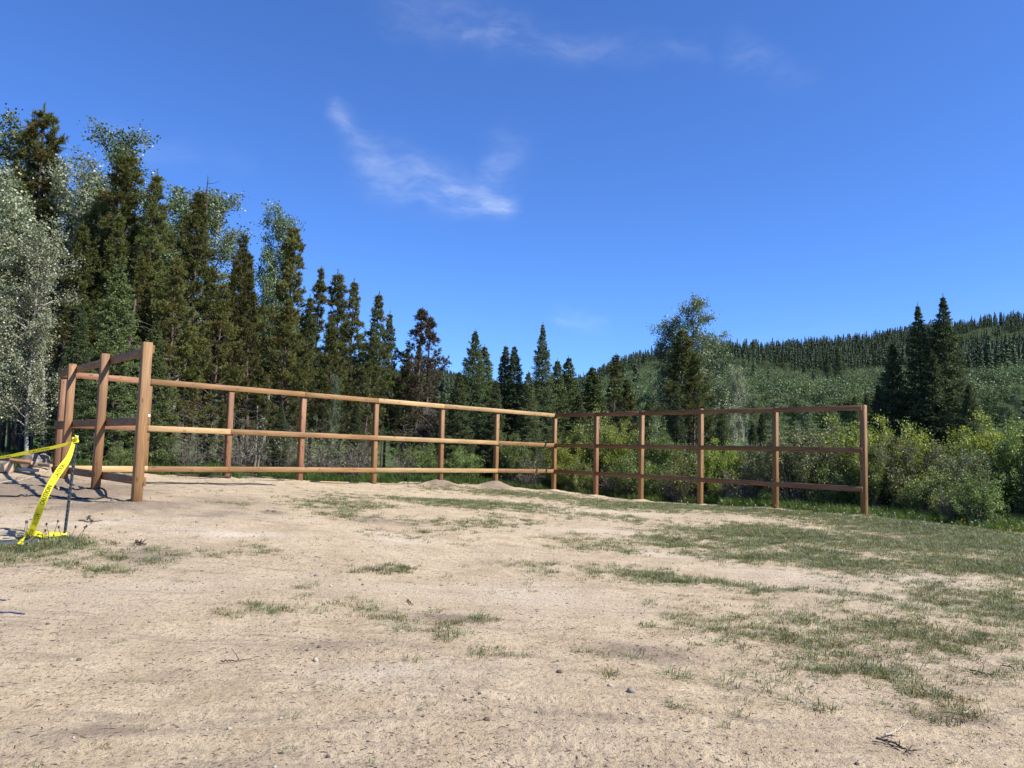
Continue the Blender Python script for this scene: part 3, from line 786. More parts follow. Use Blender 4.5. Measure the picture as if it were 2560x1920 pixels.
def tape_mat():
    m, k = new_mat('yellow_plastic_tape')
    p = k.n('ShaderNodeBsdfPrincipled', ins={'Base Color': (0.86, 0.80, 0.035, 1), 'Roughness': 0.35, 'Specular IOR Level': 0.4})
    t = k.n('ShaderNodeBsdfTranslucent', ins={'Color': (0.85, 0.80, 0.05, 1)})
    ms = k.n('ShaderNodeMixShader', ins={0: 0.3, 1: p.outputs[0], 2: t.outputs[0]})
    finish(k, ms.outputs[0]); return m
M['tape'] = tape_mat()
def ribbon(pts, widths, ang, width_ref):
    """strip about a path; ang turns the strip about the path"""
    tan = unit(np.gradient(pts, axis=0))
    side = unit(np.cross(tan, width_ref)); nrm = np.cross(side, tan)
    w = side * np.cos(ang)[:, None] + nrm * np.sin(ang)[:, None]
    return w * widths[:, None] / 2, np.cross(tan, w)
_txt = {}
def caution_mesh():
    if 'm' not in _txt:
        cu = bpy.data.curves.new('caution_text', 'FONT'); cu.body = 'CAUTION'; cu.size = 1.0; cu.resolution_u = 2
        o = bpy.data.objects.new('caution_text', cu); C.objects.link(o)
        dg = bpy.context.evaluated_depsgraph_get()
        me = bpy.data.meshes.new_from_object(o.evaluated_get(dg))
        V = np.array([v.co[:] for v in me.vertices]); F = [list(p.vertices) for p in me.polygons]
        bpy.data.objects.remove(o); bpy.data.curves.remove(cu)
        V[:, 0] -= V[:, 0].min(); V[:, 1] -= V[:, 1].min()
        _txt['m'] = (V / np.array([V[:, 0].max(), V[:, 1].max(), 1]), F)
    return _txt['m']
def make_tape(name, label, P, ang, width=0.075, texts=0, start=0.3, every=0.42, narrow=None, flip=False):
    pts = curve_pts(P, 14); n = len(pts)
    t = np.linspace(0, 1, n)
    an = np.interp(t, np.linspace(0, 1, len(ang)), ang)
    wd = np.full(n, width) if narrow is None else width * np.interp(t, np.linspace(0, 1, len(narrow)), narrow)
    w, nn = ribbon(pts, wd, an, np.array([0, 1.0, 0.1]))
    org = pts[0]
    rows = np.stack([pts - w, pts - w * 0.33 + nn * 0.003 * np.sin(t * 40)[:, None], pts + w * 0.33, pts + w], 1)
    ac = Acc(); ac.add(rows.reshape(-1, 3) - org, grid_faces(n, 4))
    o = obj(name, ac.mesh(name, M['tape'], True), None, tuple(org))
    tag(o, label, 'caution tape')
    if texts:
        sl = np.concatenate([[0], np.cumsum(np.linalg.norm(np.diff(pts, axis=0), axis=1))])
        V, F = caution_mesh()
        for i in range(texts):
            s0 = start + i * every
            if s0 + 0.24 > sl[-1]: break
            for side in (1, -1):
                s = (s0 + V[:, 0] * 0.24) if flip else (s0 + 0.24 - V[:, 0] * 0.24)
                a = (V[:, 1] - 0.5) * 0.62 * (1 if flip else -1)
                if side < 0: a = -a
                pos = np.stack([np.interp(s, sl, pts[:, q]) + np.interp(s, sl, w[:, q]) * 2 * a + side * 0.0035 * np.interp(s, sl, nn[:, q]) for q in range(3)], -1)
                tm = bpy.data.meshes.new('lettering'); tm.from_pydata([tuple(v) for v in pos - org], [], F); tm.materials.append(M['ink'])
                obj('lettering', tm, o)
    return o
kn = at(187, 1106, dsk)
make_tape('caution_tape', 'long yellow caution tape printed CAUTION hanging from the upright stake to the ground',
          [kn + np.array([0, -.02, .0]), at(172, 1143, dsk - .15), at(150, 1175, dsk - .35), at(125, 1215, dsk - .55), at(104, 1262, dsk - .6), at(88, 1305, dsk - .5), at(76, 1335, dsk - .25), gpt(73, 1347, 0.03)],
          [1.25, 1.05, .55, .15, .1, .25, .7, 1.2], 0.082, 5, 0.35, 0.36, [.6, .8, 1, 1, 1, 1, .8, .45])
make_tape('caution_tape', 'narrow twisted yellow tape stretched from the stake out of view to the left',
          [kn + np.array([-.01, -.015, .0]), at(130, 1119, dsk - .02), at(60, 1133, dsk - .05), at(0, 1144, dsk - .1), at(-110, 1158, dsk - .1), at(-240, 1162, dsk)],
          [1.15, 1.0, .95, 1.1, 1.0, 1.2], 0.07, 3, 0.3, 0.45)
# knot of tape round the top of the stake
ac = Acc()
ang_ = np.linspace(0, 4 * pi, 40)
kp = np.stack([0.030 * np.cos(ang_) * (1 + .2 * np.sin(ang_ * 3)), 0.030 * np.sin(ang_), 0.02 * np.sin(ang_ * .9) + .004 * ang_], -1)
ac.tube(kp, 0.012, 5)
ac.tube(np.array([[0.02, -.02, .02], [.05, -.04, .05], [.03, -.06, .09]]), [0.012, .015, .006], 5)
tag(obj('tape_knot', ac.mesh('tape_knot', M['tape'], True), None, tuple(kn)), 'small yellow knot of tape tied round the top of the upright stake', 'caution tape')
make_tape('loose_tape', 'crumpled yellow tape lying on the grass at the foot of the upright stake',
          [gpt(73, 1346, .04), gpt(90, 1349, .05), gpt(110, 1351, .03), gpt(130, 1350, .05), gpt(152, 1347, .04), gpt(166, 1346, .05)], [.3, .9, 1.2, .5, 1.1, .4], 0.075, 0, narrow=[.5, 1, .7, .9, .6, .5])
make_tape('loose_tape', 'short yellow tape end trailing left in the grass behind the lying stake',
          [gpt(72, 1345, .05), gpt(58, 1346, .04), gpt(40, 1342, .05), gpt(22, 1341, .04), gpt(8, 1341, .03)], [.2, 1, .7, 1.2, .6], 0.07, 0, narrow=[.6, .9, .5, .8, .4])
make_tape('loose_tape', 'yellow tape wound round the dark stake lying in the grass',
          [gpt(72, 1350, .05), gpt(66, 1356, .07), gpt(58, 1362, .08), gpt(50, 1367, .05), gpt(56, 1366, .04), gpt(60, 1364, .08)], [.2, .5, .1, .6, 1, .3], 0.075, 0, narrow=[.6, .9, 1, .8, .7, .5])

# ------------------------------------------------------------------ ropes, hoses and cords on the ground
def ground_line(name, label, cat, pix, r, mat, lift=0.0, sides=6, wob=0.0):
    P = np.array([gpt(u, v, r + lift) for u, v in pix]); pts = curve_pts(P, 12)
    pts[:, 2] = np.maximum(height(pts[:, 0], pts[:, 1]) + r * 0.8, pts[:, 2] - 0.03)
    ac = Acc(); ac.tube(pts - pts[0], r, sides)
    return tag(obj(name, ac.mesh(name, M[mat], True), None, tuple(pts[0])), label, cat)
ground_line('hose', 'thin black hose looping over the dirt past the left fence posts', 'hose',
            [(-80, 1238), (0, 1241), (60, 1243), (120, 1240), (160, 1247), (200, 1250), (245, 1251), (264, 1244), (262, 1237), (240, 1233), (200, 1232), (160, 1228), (140, 1226)], 0.016, 'cable')
ground_line('cable', 'straight black cable lying on the dirt right of the near fence post', 'cable', [(362, 1212.5), (440, 1213), (540, 1213.5), (640, 1215), (690, 1216)], 0.012, 'cable')
ground_line('cable', 'second black cable lying just behind the first right of the near post', 'cable', [(362, 1210), (440, 1210.5), (540, 1211), (620, 1211), (680, 1211)], 0.012, 'cable')
ground_line('rope', 'pale grey rope lying across the dirt towards the left corner post', 'rope', [(-80, 1207), (0, 1205), (50, 1203), (85, 1195), (115, 1186), (128, 1181)], 0.014, 'rope')
ground_line('conduit', 'short grey pipe curving out of the dirt beside the second fence post', 'pipe', [(141, 1192), (139, 1200), (136, 1212), (140, 1222), (146, 1228)], 0.016, 'rope', 0.02)
ground_line('cord', 'frayed dark blue cord on the bare dirt at the left edge', 'cord', [(-40, 1530), (0, 1536), (30, 1537), (50, 1540), (62, 1541)], 0.007, 'blue_cord', 0.004)
ground_line('cord', 'scrap of blue cord above the longer one at the left edge', 'cord', [(-30, 1508), (-5, 1509), (14, 1510)], 0.006, 'blue_cord', 0.004)
# tangled pale rope by the lying stake
c0 = gpt(8, 1356, 0.03); th = np.linspace(0, 9 * pi, 190)
rr = 0.15 + 0.05 * np.sin(th * 0.37) + 0.03 * np.sin(th * 1.7)
pts = np.stack([rr * 1.5 * np.cos(th) - 0.004 * th, rr * 0.95 * np.sin(th) + .05 * np.sin(th * .21), 0.015 + 0.02 * np.abs(np.sin(th * .61))], -1)
pts[:, 2] += height(c0[0] + pts[:, 0], c0[1] + pts[:, 1]) - c0[2] + 0.03
ac = Acc(); ac.tube(pts, 0.011, 6)
tag(obj('rope_coil', ac.mesh('rope_coil', M['rope'], True), None, tuple(c0)), 'tangled coil of pale rope in the grass beside the lying stake', 'rope')

# ------------------------------------------------------------------ logs, sticks, stones
def make_log(label, P0, P1, r, cat='log', bark='log_bark', cut='cut_wood', hump=0.0, core=.94, rough=.10):
    P0 = np.asarray(P0); P1 = np.asarray(P1); L = float(np.linalg.norm(P1 - P0))
    e = empty('log', tuple(P0)); tag(e, label, cat)
    e.rotation_euler = Vector(P1 - P0).to_track_quat('Z', 'Y').to_euler()
    n, sd = 14, 18
    zz = np.linspace(0, L, n); a = np.arange(sd) * 2 * pi / sd
    R = r * (1 + rough * (fbm(zz[:, None] * 9 + 3, np.cos(a)[None] * 2 + np.sin(a)[None] * 3 + r * 40, 3, 60) - .5) * 2 + hump * np.sin(zz / L * pi)[:, None])
    V = np.stack([R * np.cos(a)[None], R * np.sin(a)[None], np.repeat(zz[:, None], sd, 1)], -1)
    i = np.arange(n - 1)[:, None] * sd; j = np.arange(sd)[None]; j2 = (j + 1) % sd
    ac = Acc(); ac.add(V.reshape(-1, 3), np.stack([i + j, i + j2, i + sd + j2, i + sd + j], -1).reshape(-1, 4))
    for ei in (0, n - 1):
        q = np.arange(sd); ac.add(np.vstack([V[ei], V[ei].mean(0)[None]]), np.stack([q, (q + 1) % sd, np.full(sd, sd)], -1))
    obj('bark', ac.mesh('bark', M[bark], True), e)
    for ei, zoff in ((0, -0.002), (n - 1, 0.002)):
        ring = V[ei] * np.array([core, core, 1.0]); mid = V[ei] * np.array([core * .5, core * .5, 1]); ctr = V[ei].mean(0)[None]
        vv = np.vstack([ring, mid, ctr]); vv[:, 2] += zoff; vv[sd:, 2] += (-1 if ei == 0 else 1) * .006
        q = np.arange(sd); q2 = (q + 1) % sd
        ac = Acc(); ac.add(vv, np.concatenate([np.stack([q, q2, sd + q2], -1), np.stack([q, sd + q2, sd + q], -1), np.stack([sd + q, sd + q2, np.full(sd, 2 * sd)], -1)]))
        obj('cut_end', ac.mesh('cut_end', M[cut]), e)
    return e
def lift(p, h): return p + np.array([0, 0, h])
g = gpt(74, 1178); make_log('thick shaggy-barked log lying end-on left of the corner post', lift(g, .13) + np.array([.02, -.15, 0]), lift(g, .13) + np.array([-.15, .75, .02]), 0.165, hump=.10, core=.42, rough=.42)
g = gpt(8, 1183); make_log('pale log lying at the left edge of the wood pile', lift(g, .11) + np.array([.18, -.10, 0]), lift(g, .11) + np.array([-.9, .25, .0]), 0.13, core=.8, rough=.25)
g = gpt(38, 1180); make_log('thin reddish split branch lying between the two thick logs', lift(g, .14) + np.array([.3, .1, .02]), lift(g, .16) + np.array([-.35, .2, .06]), 0.045, bark='fresh_split')
g = gpt(70, 1186); make_log('flat pale slab of bark in front of the shaggy log', lift(g, .05) + np.array([.28, -.05, 0]), lift(g, .06) + np.array([-.32, .02, .01]), 0.035, cat='bark slab', bark='twig_pale')
g = gpt(112, 1183); make_log('short pale branch stub beside the left corner post', lift(g, .06) + np.array([.15, -.04, .01]), lift(g, .06) + np.array([-.2, .1, .04]), 0.04)
g = gpt(830, 1211); make_log('thin pale peeled pole on the ground behind the back fence', lift(g, .05) + np.array([.45, .2, 0]), lift(g, .05) + np.array([-.75, -.1, .02]), 0.022, cat='pole', bark='cut_wood')
g = gpt(500, 1195); make_log('long dark pole on the ground left of the third back post', lift(g, .05) + np.array([.75, .15, 0]), lift(g, .06) + np.array([-.6, 0, .02]), 0.024, cat='pole', bark='twig_dark')
g = gpt(612, 1192); make_log('short dark stick on the ground right of the third back post', lift(g, .06) + np.array([.3, .1, 0]), lift(g, .06) + np.array([-.3, 0, .02]), 0.022, cat='stick', bark='twig_dark')

def make_twig(name, label, pix, r, mat, forks=3, seed=0, h=0.01, cat='twig'):
    rg = np.random.default_rng(seed)
    P = np.array([gpt(u, v, h + r) for u, v in pix]); pts = curve_pts(P, 6)
    pts = pts + rg.normal(0, r * .5, pts.shape); ac = Acc()
    ac.tube(pts - pts[0], np.linspace(r, r * .45, len(pts)), 6)
    for i in range(forks):
        q = pts[int(len(pts) * rg.uniform(.35, .9))] - pts[0]
        d = np.array([rg.normal(), rg.normal(), abs(rg.normal()) * .4]); d = d / np.linalg.norm(d) * rg.uniform(.04, .12)
        ac.tube(np.array([q, q + d * .5 + rg.normal(0, .006, 3), q + d]), [r * .5, r * .4, r * .2], 5)
    return tag(obj(name, ac.mesh(name, M[mat], True), None, tuple(pts[0])), label, cat)
make_twig('twig', 'curved dark twig with a knobbly end at the bottom right', [(2192, 1852), (2216, 1856), (2240, 1866), (2262, 1878), (2290, 1886)], 0.008, 'twig_dark', 5, 1)
make_twig('twig', 'pale forked twig just above the curved dark twig', [(2215, 1846), (2234, 1838), (2252, 1832), (2270, 1818)], 0.006, 'twig_pale', 2, 2)
make_twig('twig', 'pale twig on the trampled olive grass at lower right', [(2405, 1786), (2420, 1780), (2432, 1770)], 0.007, 'twig_pale', 1, 3)
make_twig('twig', 'thin dark stick lying level on bare dirt at lower left centre', [(552, 1661), (575, 1659), (600, 1658), (628, 1655)], 0.006, 'twig_dark', 1, 4)
make_twig('twig', 'short pale straw-coloured stick right of the field centre', [(1838, 1604), (1848, 1612), (1858, 1618)], 0.006, 'twig_pale', 0, 5)
make_twig('twig', 'short dark stick among the trampled grass left of centre', [(1018, 1508), (1026, 1514), (1034, 1520)], 0.008, 'twig_dark', 0, 6)
make_twig('twig', 'dark stick in the thin grass near the right edge', [(2425, 1676), (2455, 1684), (2485, 1692)], 0.007, 'twig_dark', 2, 7)
make_twig('twig', 'dark branched twig left of the field centre near the right half', [(2530, 1672), (2512, 1668), (2498, 1668)], 0.006, 'twig_dark', 2, 8)
make_twig('twig', 'dark curled stick on dirt between the near post and the pale gravel', [(225, 1297), (222, 1304), (232, 1309), (228, 1315)], 0.012, 'twig_dark', 1, 9)
make_twig('twig', 'flat dark stick on the dirt beside the pale gravel streak at left', [(198, 1310), (225, 1311), (255, 1312)], 0.012, 'twig_dark', 0, 10)
make_twig('twig', 'dark bark scrap on the loose soil mound below the near post', [(340, 1362), (352, 1365), (364, 1367)], 0.018, 'twig_dark', 2, 11)

def rock_mesh(seed, mat, flat=0.65):
    rg = np.random.default_rng(seed)
    n, m = 7, 10
    th = np.linspace(0, pi, n); ph = np.arange(m) * 2 * pi / m
    X = np.sin(th)[:, None] * np.cos(ph)[None]; Y = np.sin(th)[:, None] * np.sin(ph)[None]; Z = np.repeat(np.cos(th)[:, None], m, 1)
    R = 0.75 + 0.5 * fbm(X * 1.4 + seed, Y * 1.4 + Z * 1.9, 3, seed)
    V = np.stack([X * R, Y * R * .85, Z * R * flat], -1)
    i = np.arange(n - 1)[:, None] * m; j = np.arange(m)[None]; j2 = (j + 1) % m
    ac = Acc(); ac.add(V.reshape(-1, 3), np.stack([i + j, i + m + j, i + m + j2, i + j2], -1).reshape(-1, 4), 0.5)
    return ac.mesh('stone', M[mat], True)
rocks = [rock_mesh(3, 'stone'), rock_mesh(8, 'pale_stone'), rock_mesh(15, 'soil_clod', .8), rock_mesh(23, 'stone', .5)]
for (u, v, w, ri, lab) in [(790, 1447, 15, 0, 'dark grey rounded stone alone on the pale dirt left of centre'), (670, 1280, 12, 2, 'lumpy dark clod standing on the dirt right of the near post'),
        (686, 1284, 14, 2, 'wide dark clod beside the lumpy clod right of the near post'), (178, 1655, 9, 1, 'small pale stone on bare dirt at lower left'), (518, 1819, 9, 1, 'small pale stone at the bottom left centre'),
        (462, 1487, 9, 0, 'small grey stone above the grass tufts at left centre'), (493, 1377, 10, 1, 'pale stone among grass tufts below the near post'), (310, 1384, 9, 1, 'pale stone on the loose soil mound at left'),
        (588, 1378, 8, 1, 'small pale stone right of the loose soil mound'), (250, 1380, 8, 0, 'grey pebble at the left foot of the loose soil mound'), (790, 1690, 9, 3, 'grey stone on bare dirt near bottom centre'),
        (118, 1565, 12, 2, 'flat dark clod on bare dirt at the left'), (372, 1568, 8, 2, 'little dark clod on bare dirt left of centre'), (2172, 1326, 16, 2, 'dark dirt clod on the turf below the right end post'),
        (2290, 1334, 12, 2, 'smaller dark clod on the turf right of the right end post'), (280, 1256, 12, 2, 'dark clod on the dirt left of the near post base'), (218, 1228, 10, 0, 'stone in the shade of the second fence post'),
        (1700, 1790, 8, 1, 'small pale stone at the bottom right of centre'), (2318, 1862, 8, 2, 'small dark clod right of the curved dark twig'), (545, 1500, 7, 1, 'tiny pale stone left of the dense grass tuft')]:
    p = gpt(u, v); dep = (p - EYE) @ FWD; s = w * dep / FPX / 2 * .8
    nm = 'dirt_clod' if ri == 2 else 'stone'
    o = obj(nm, rocks[ri], None, (p[0], p[1], p[2] + s * .22), (0, 0, u * 1.7)); o.scale = (s * 1.15, s, s)
    tag(o, lab, 'clod' if ri == 2 else 'stone', 'loose stones and clods on the dirt')

# ------------------------------------------------------------------ plant builders
def needles(ac, base, dirv, length, m, nl, nw, spread, rg, tint):
    """needles standing off shoots; base/dirv (N,3), length (N,)"""
    N = len(base)
    t = rg.uniform(0.05, 1.0, (N, m)); phi = rg.uniform(0, 2 * pi, (N, m))
    ref = np.where(np.abs(dirv[:, 2:3]) < 0.9, np.array([[0, 0, 1.0]]), np.array([[1.0, 0, 0]]))
    a = unit(np.cross(dirv, ref)); b = np.cross(dirv, a)
    rad = np.cos(phi)[..., None] * a[:, None] + np.sin(phi)[..., None] * b[:, None]
    sp = spread * rg.uniform(0.6, 1.3, (N, m))
    nd = unit(dirv[:, None] * np.cos(sp)[..., None] + rad * np.sin(sp)[..., None])
    p = base[:, None] + dirv[:, None] * (length[:, None] * t)[..., None]
    ln = nl * rg.uniform(0.7, 1.2, (N, m))
    side = unit(np.cross(nd, rg.normal(size=(N, m, 3))))
    v = np.stack([p - side * nw / 2, p + side * nw / 2, p + nd * ln[..., None]], 2).reshape(-1, 3)
    f = np.arange(len(v)).reshape(-1, 3)
    tt = np.clip(np.repeat(tint[:, None], m, 1) + rg.normal(0, .10, (N, m)), 0, 1).ravel()
    ac.add(v, f, tt)
def leaves(ac, P, size, rg, tint, droop=0.3, aspect=0.8):
    N = len(P)
    nrm = unit(rg.normal(size=(N, 3)) + np.array([0, 0, droop]))
    t = unit(np.cross(nrm, rg.normal(size=(N, 3)))); b = np.cross(nrm, t)
    s = size * rg.uniform(0.65, 1.25, N)[:, None]
    fold = nrm * s * 0.12
    v = np.stack([P - t * s * .5, P + b * s * .5 * aspect + fold, P + t * s * .5, P - b * s * .5 * aspect + fold], 1).reshape(-1, 3)
    f = np.arange(N)[:, None] * 4 + np.array([[0, 1, 2], [0, 2, 3]]).reshape(1, 6)
    ac.add(v, f.reshape(-1, 3), np.repeat(tint, 2))
def trunk_path(H, rg, wander=0.02, lean=(0, 0), n=9):
    z = np.linspace(-0.25, H, n)
    w = np.cumsum(rg.normal(0, wander * H / n, (n, 2)), 0); w -= w[0]
    t = (z / H)[:, None]
    return np.column_stack([w + t * np.array(lean), z])
def along(path, z):
    return np.array([np.interp(z, path[:, 2], path[:, 0]), np.interp(z, path[:, 2], path[:, 1]), z])
def make_thing(name, parts):
    e = empty(name)
    tk = None
    for nm, me in parts:
        o = obj(nm, me, tk if tk is not None and nm in ('branches', 'limbs', 'dead_branches', 'dead_twigs') else e)
        if nm in ('trunk', 'stems'): tk = o
        if nm not in ('trunk',): o['kind'] = 'stuff'      # too fine to pick apart singly
    return e

def pine(name, seed, H=11.0, crown0=0.34, rad=1.6, mat='pine_needles', dens=1.0, dead=70, brown=0.08):
    rg = np.random.default_rng(seed)
    tp = trunk_path(H, rg, 0.018)
    tr = Acc(); tr.tube(tp, np.linspace(0.13, 0.018, len(tp)), 7)
    cr = Acc(); br = Acc(); dd = Acc()
    z = crown0 * H; B, Dv, Ln, T = [], [], [], []
    while z < H * 0.985:
        t = (z / H - crown0) / (1 - crown0)
        env = rad * 1.12 * (1 - t) ** 0.95 * (0.55 + 0.45 * min(1, t / 0.22)) + 0.05
        nb = rg.integers(4, 7) if t < .9 else 4
        a0 = rg.uniform(0, 2 * pi); lay = rg.uniform(0.5, 1.2)
        for q in range(nb):
            if rg.uniform() > 0.9 * dens + 0.1: continue
            a = a0 + q * 2 * pi / nb + rg.normal(0, .3); L = env * lay * rg.uniform(0.55, 1.15)
            rise = radians(rg.uniform(5, 30) + 28 * t)
            o = along(tp, z); h = np.array([cos(a), sin(a), 0])
            s = np.linspace(0, 1, 5)
            pts = o + h * (L * s * cos(rise))[:, None] + np.array([0, 0, 1]) * (L * (s * math.sin(rise) * .6 + s ** 2.2 * .28))[:, None]
            pts[1:] += rg.normal(0, .03 * L, (4, 3))
            br.tube(pts, np.linspace(0.022 * L + .006, .005, 5), 3, caps=False)
            tb = np.clip((rg.normal(.5, .16) if rg.uniform() > brown * .7 else rg.uniform(0, .08)), 0, 1)
            ns = int(5 + 17 * L)
            for _ in range(ns):
                u = rg.uniform(0.36, 1.0) ** 0.62
                i = min(int(u * 4), 3); f_ = u * 4 - i
                bp_s = pts[i] * (1 - f_) + pts[i + 1] * f_
                d = unit((pts[i + 1] - pts[i]) * 1.0 / max(L / 4, .01) + rg.normal(0, .75, 3) + np.array([0, 0, .35]))
                l = rg.uniform(.10, .34) * (0.25 + .75 * min(L, 1.2))
                if l > .2: br.tube(np.array([bp_s, bp_s + d * l]), [.005, .003], 3, caps=False)
                for kx in range(rg.integers(1, 4)):
                    dq = unit(d + rg.normal(0, .45, 3) + np.array([0, 0, .2])); bq = bp_s + d * l * rg.uniform(.35, 1.0)
                    B.append(bq); Dv.append(dq); Ln.append(rg.uniform(.10, .2)); T.append(np.clip(tb + rg.normal(0, .10), 0, 1))
        z += rg.uniform(0.32, 0.58) * (1 - .5 * t)
    for i in range(5):
        B.append(along(tp, H * (.955 + .012 * i))); Dv.append(np.array([0, 0, 1.0])); Ln.append(.16); T.append(.6)
    needles(cr, np.array(B), np.array(Dv), np.array(Ln), 16, .110, .026, .72, rg, np.array(T))
    # bare dead twigs below the living crown
    for _ in range(dead):
        zz = rg.uniform(0.07, crown0 + .22) * H; a = rg.uniform(0, 2 * pi); L = rg.uniform(.4, 1.25) * rad * .75
        o = along(tp, zz); h = np.array([cos(a), sin(a), 0]); s = np.linspace(0, 1, 4)
        pts = o + h * (L * s)[:, None] + np.array([0, 0, 1]) * (L * (.18 * s - rg.uniform(.1, .5) * s ** 2))[:, None]; pts[1:] += rg.normal(0, .05, (3, 3))
        dd.tube(pts, np.linspace(.012, .004, 4), 3, caps=False)
        for _ in range(4):
            u = rg.uniform(.25, 1); q = pts[0] * (1 - u) + pts[-1] * u; q = pts[min(int(u * 3.99), 3)]
            d = unit(h + rg.normal(0, .8, 3)) * rg.uniform(.12, .4)
            dd.tube(np.array([q, q + d * .5 + rg.normal(0, .02, 3), q + d + np.array([0, 0, -.05])]), [.006, .005, .002], 3, caps=False)
    e = make_thing(name, [('trunk', tr.mesh('pine_trunk', M['pine_bark'], True)), ('branches', br.mesh('pine_branches', M['pine_bark'])), ('crown', cr.mesh('pine_crown', M[mat])), ('dead_branches', dd.mesh('pine_dead_branches', M['dead_twigs']))])
    e['h'] = H; return e

def spruce(name, seed, H=8.0, rad=1.45, mat='spruce_needles', dens=1.0, crown0=0.03, droop=0.22, tall=0.0):
    rg = np.random.default_rng(seed)
    tp = trunk_path(H, rg, 0.008)
    tr = Acc(); tr.tube(tp, np.linspace(0.11, 0.012, len(tp)), 7)
    cr = Acc(); br = Acc(); B, Dv, Ln, T = [], [], [], []
    z = crown0 * H + .1
    while z < H * 0.985:
        t = z / H
        env = rad * (1 - t) ** 0.9 + 0.03
        if t > .8: env *= 1 - tall * (t - .8) / .2
        nb = int(rg.integers(6, 9)) if t < .85 else 5
        a0 = rg.uniform(0, 2 * pi)
        for q in range(nb):
            if rg.uniform() > dens: continue
            a = a0 + q * 2 * pi / nb + rg.normal(0, .22); L = env * rg.uniform(.5, 1.15)
            o = along(tp, z + rg.uniform(-.08, .08)); h = np.array([cos(a), sin(a), 0]); sd = np.array([-sin(a), cos(a), 0]); s = np.linspace(0, 1, 5)
            up = 1.1 * max(0, t - .45) ** 1.2 * 1.6
            pts = o + h * (L * s)[:, None] + np.array([0, 0, 1]) * (L * (up * s - droop * 1.3 * s + droop * 1.5 * s ** 2.4))[:, None]
            br.tube(pts, np.linspace(.012 * L + .005, .004, 5), 3, caps=False)
            tb = np.clip(rg.normal(.42, .13), 0, 1)
            nt = int(7 + 14 * L)
            for i_ in range(nt):
                u = rg.uniform(.12, 1.0) ** .75
                i = min(int(u * 4), 3); f_ = u * 4 - i; p = pts[i] * (1 - f_) + pts[i + 1] * f_
                sg = 1 if i_ % 2 else -1
                tl = (0.04 + .13 * min(1, (1 - t) * 3.5) + .42 * L * (1 - u) ** .8) * rg.uniform(.6, 1.1)
                d = unit(h * rg.uniform(.5, 1.0) + sd * sg * rg.uniform(.35, 1.0) + np.array([0, 0, rg.normal(-.12, .16)]))
                k_ = max(1, int(tl / .17))
                for j in range(k_):
                    B.append(p + d * tl * (j / k_)); Dv.append(unit(d + rg.normal(0, .12, 3))); Ln.append(tl / k_ * 1.1)
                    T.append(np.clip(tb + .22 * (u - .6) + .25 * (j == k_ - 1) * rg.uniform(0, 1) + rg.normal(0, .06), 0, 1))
            B.append(pts[3]); Dv.append(unit(pts[4] - pts[3])); Ln.append(L * .3); T.append(np.clip(tb + .3, 0, 1))
        z += rg.uniform(.08, .24) * (1 - .5 * t)
    for i in range(3):
        B.append(along(tp, H * (.94 + .02 * i))); Dv.append(np.array([0, 0, 1.0])); Ln.append(.25); T.append(.5)
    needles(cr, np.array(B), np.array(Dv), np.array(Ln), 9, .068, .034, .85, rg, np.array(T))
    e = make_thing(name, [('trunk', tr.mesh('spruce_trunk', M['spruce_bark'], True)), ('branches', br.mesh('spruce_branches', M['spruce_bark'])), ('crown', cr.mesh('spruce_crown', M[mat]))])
    e['h'] = H; return e

def aspen(name, seed, H=11.0, rad=1.7, crown0=0.30, mat='aspen_leaves', limbs=60, leaf=0.088, per=36, bright=.45):
    rg = np.random.default_rng(seed)
    tp = trunk_path(H, rg, 0.03)
    tr = Acc(); tr.tube(tp, np.linspace(0.105, 0.012, len(tp)), 7)
    br = Acc(); P, T = [], []
    for i in range(limbs):
        t = (i + rg.uniform(0, 1)) / limbs; z = (crown0 * .8 + (0.97 - crown0 * .8) * t) * H
        tt = (z / H - crown0) / (1 - crown0)
        env = rad * math.sqrt(max(0.02, 1 - (2 * max(tt, 0) * .95 - .75) ** 2 / 1.6)) * (1 if tt > 0 else .45)
        a = i * 2.4 + rg.normal(0, .5); L = env * rg.uniform(.55, 1.15); ri = radians(rg.uniform(20, 60))
        o = along(tp, z); h = np.array([cos(a) * cos(ri), sin(a) * cos(ri), sin(ri)]); s = np.linspace(0, 1, 5)
        pts = o + h * (L * s)[:, None]; pts[1:] += rg.normal(0, .05 * L, (4, 3)); pts[:, 2] -= .12 * L * s ** 2
        br.tube(pts, np.linspace(.018 * L + .006, .005, 5), 4, caps=False)
        for _ in range(int(rg.integers(6, 10))):
            u = rg.uniform(.25, 1.0); ii = min(int(u * 4), 3); f_ = u * 4 - ii; q = pts[ii] * (1 - f_) + pts[ii + 1] * f_
            d = unit(h + rg.normal(0, .75, 3)); l = rg.uniform(.2, .55) * (.5 + .4 * L)
            tw = np.array([q, q + d * l * .5 + rg.normal(0, .03, 3), q + d * l - np.array([0, 0, .06 * l])])
            br.tube(tw, [.006, .004, .002], 3, caps=False)
            k_ = int(per * rg.uniform(.5, 1.4)); w = rg.uniform(.15, 1.05, (k_, 1))
            pp = q + d * l * w + rg.normal(0, .13, (k_, 3)); P.append(pp)
            T.append(np.clip(rg.normal(bright, .12) + rg.normal(0, .22, k_), 0, 1))
    cr = Acc(); leaves(cr, np.concatenate(P), leaf, rg, np.concatenate(T), .2)
    e = make_thing(name, [('trunk', tr.mesh('aspen_trunk', M['aspen_bark'], True)), ('limbs', br.mesh('aspen_limbs', M['aspen_bark'])), ('crown', cr.mesh('aspen_crown', M[mat]))])
    e['h'] = H; return e

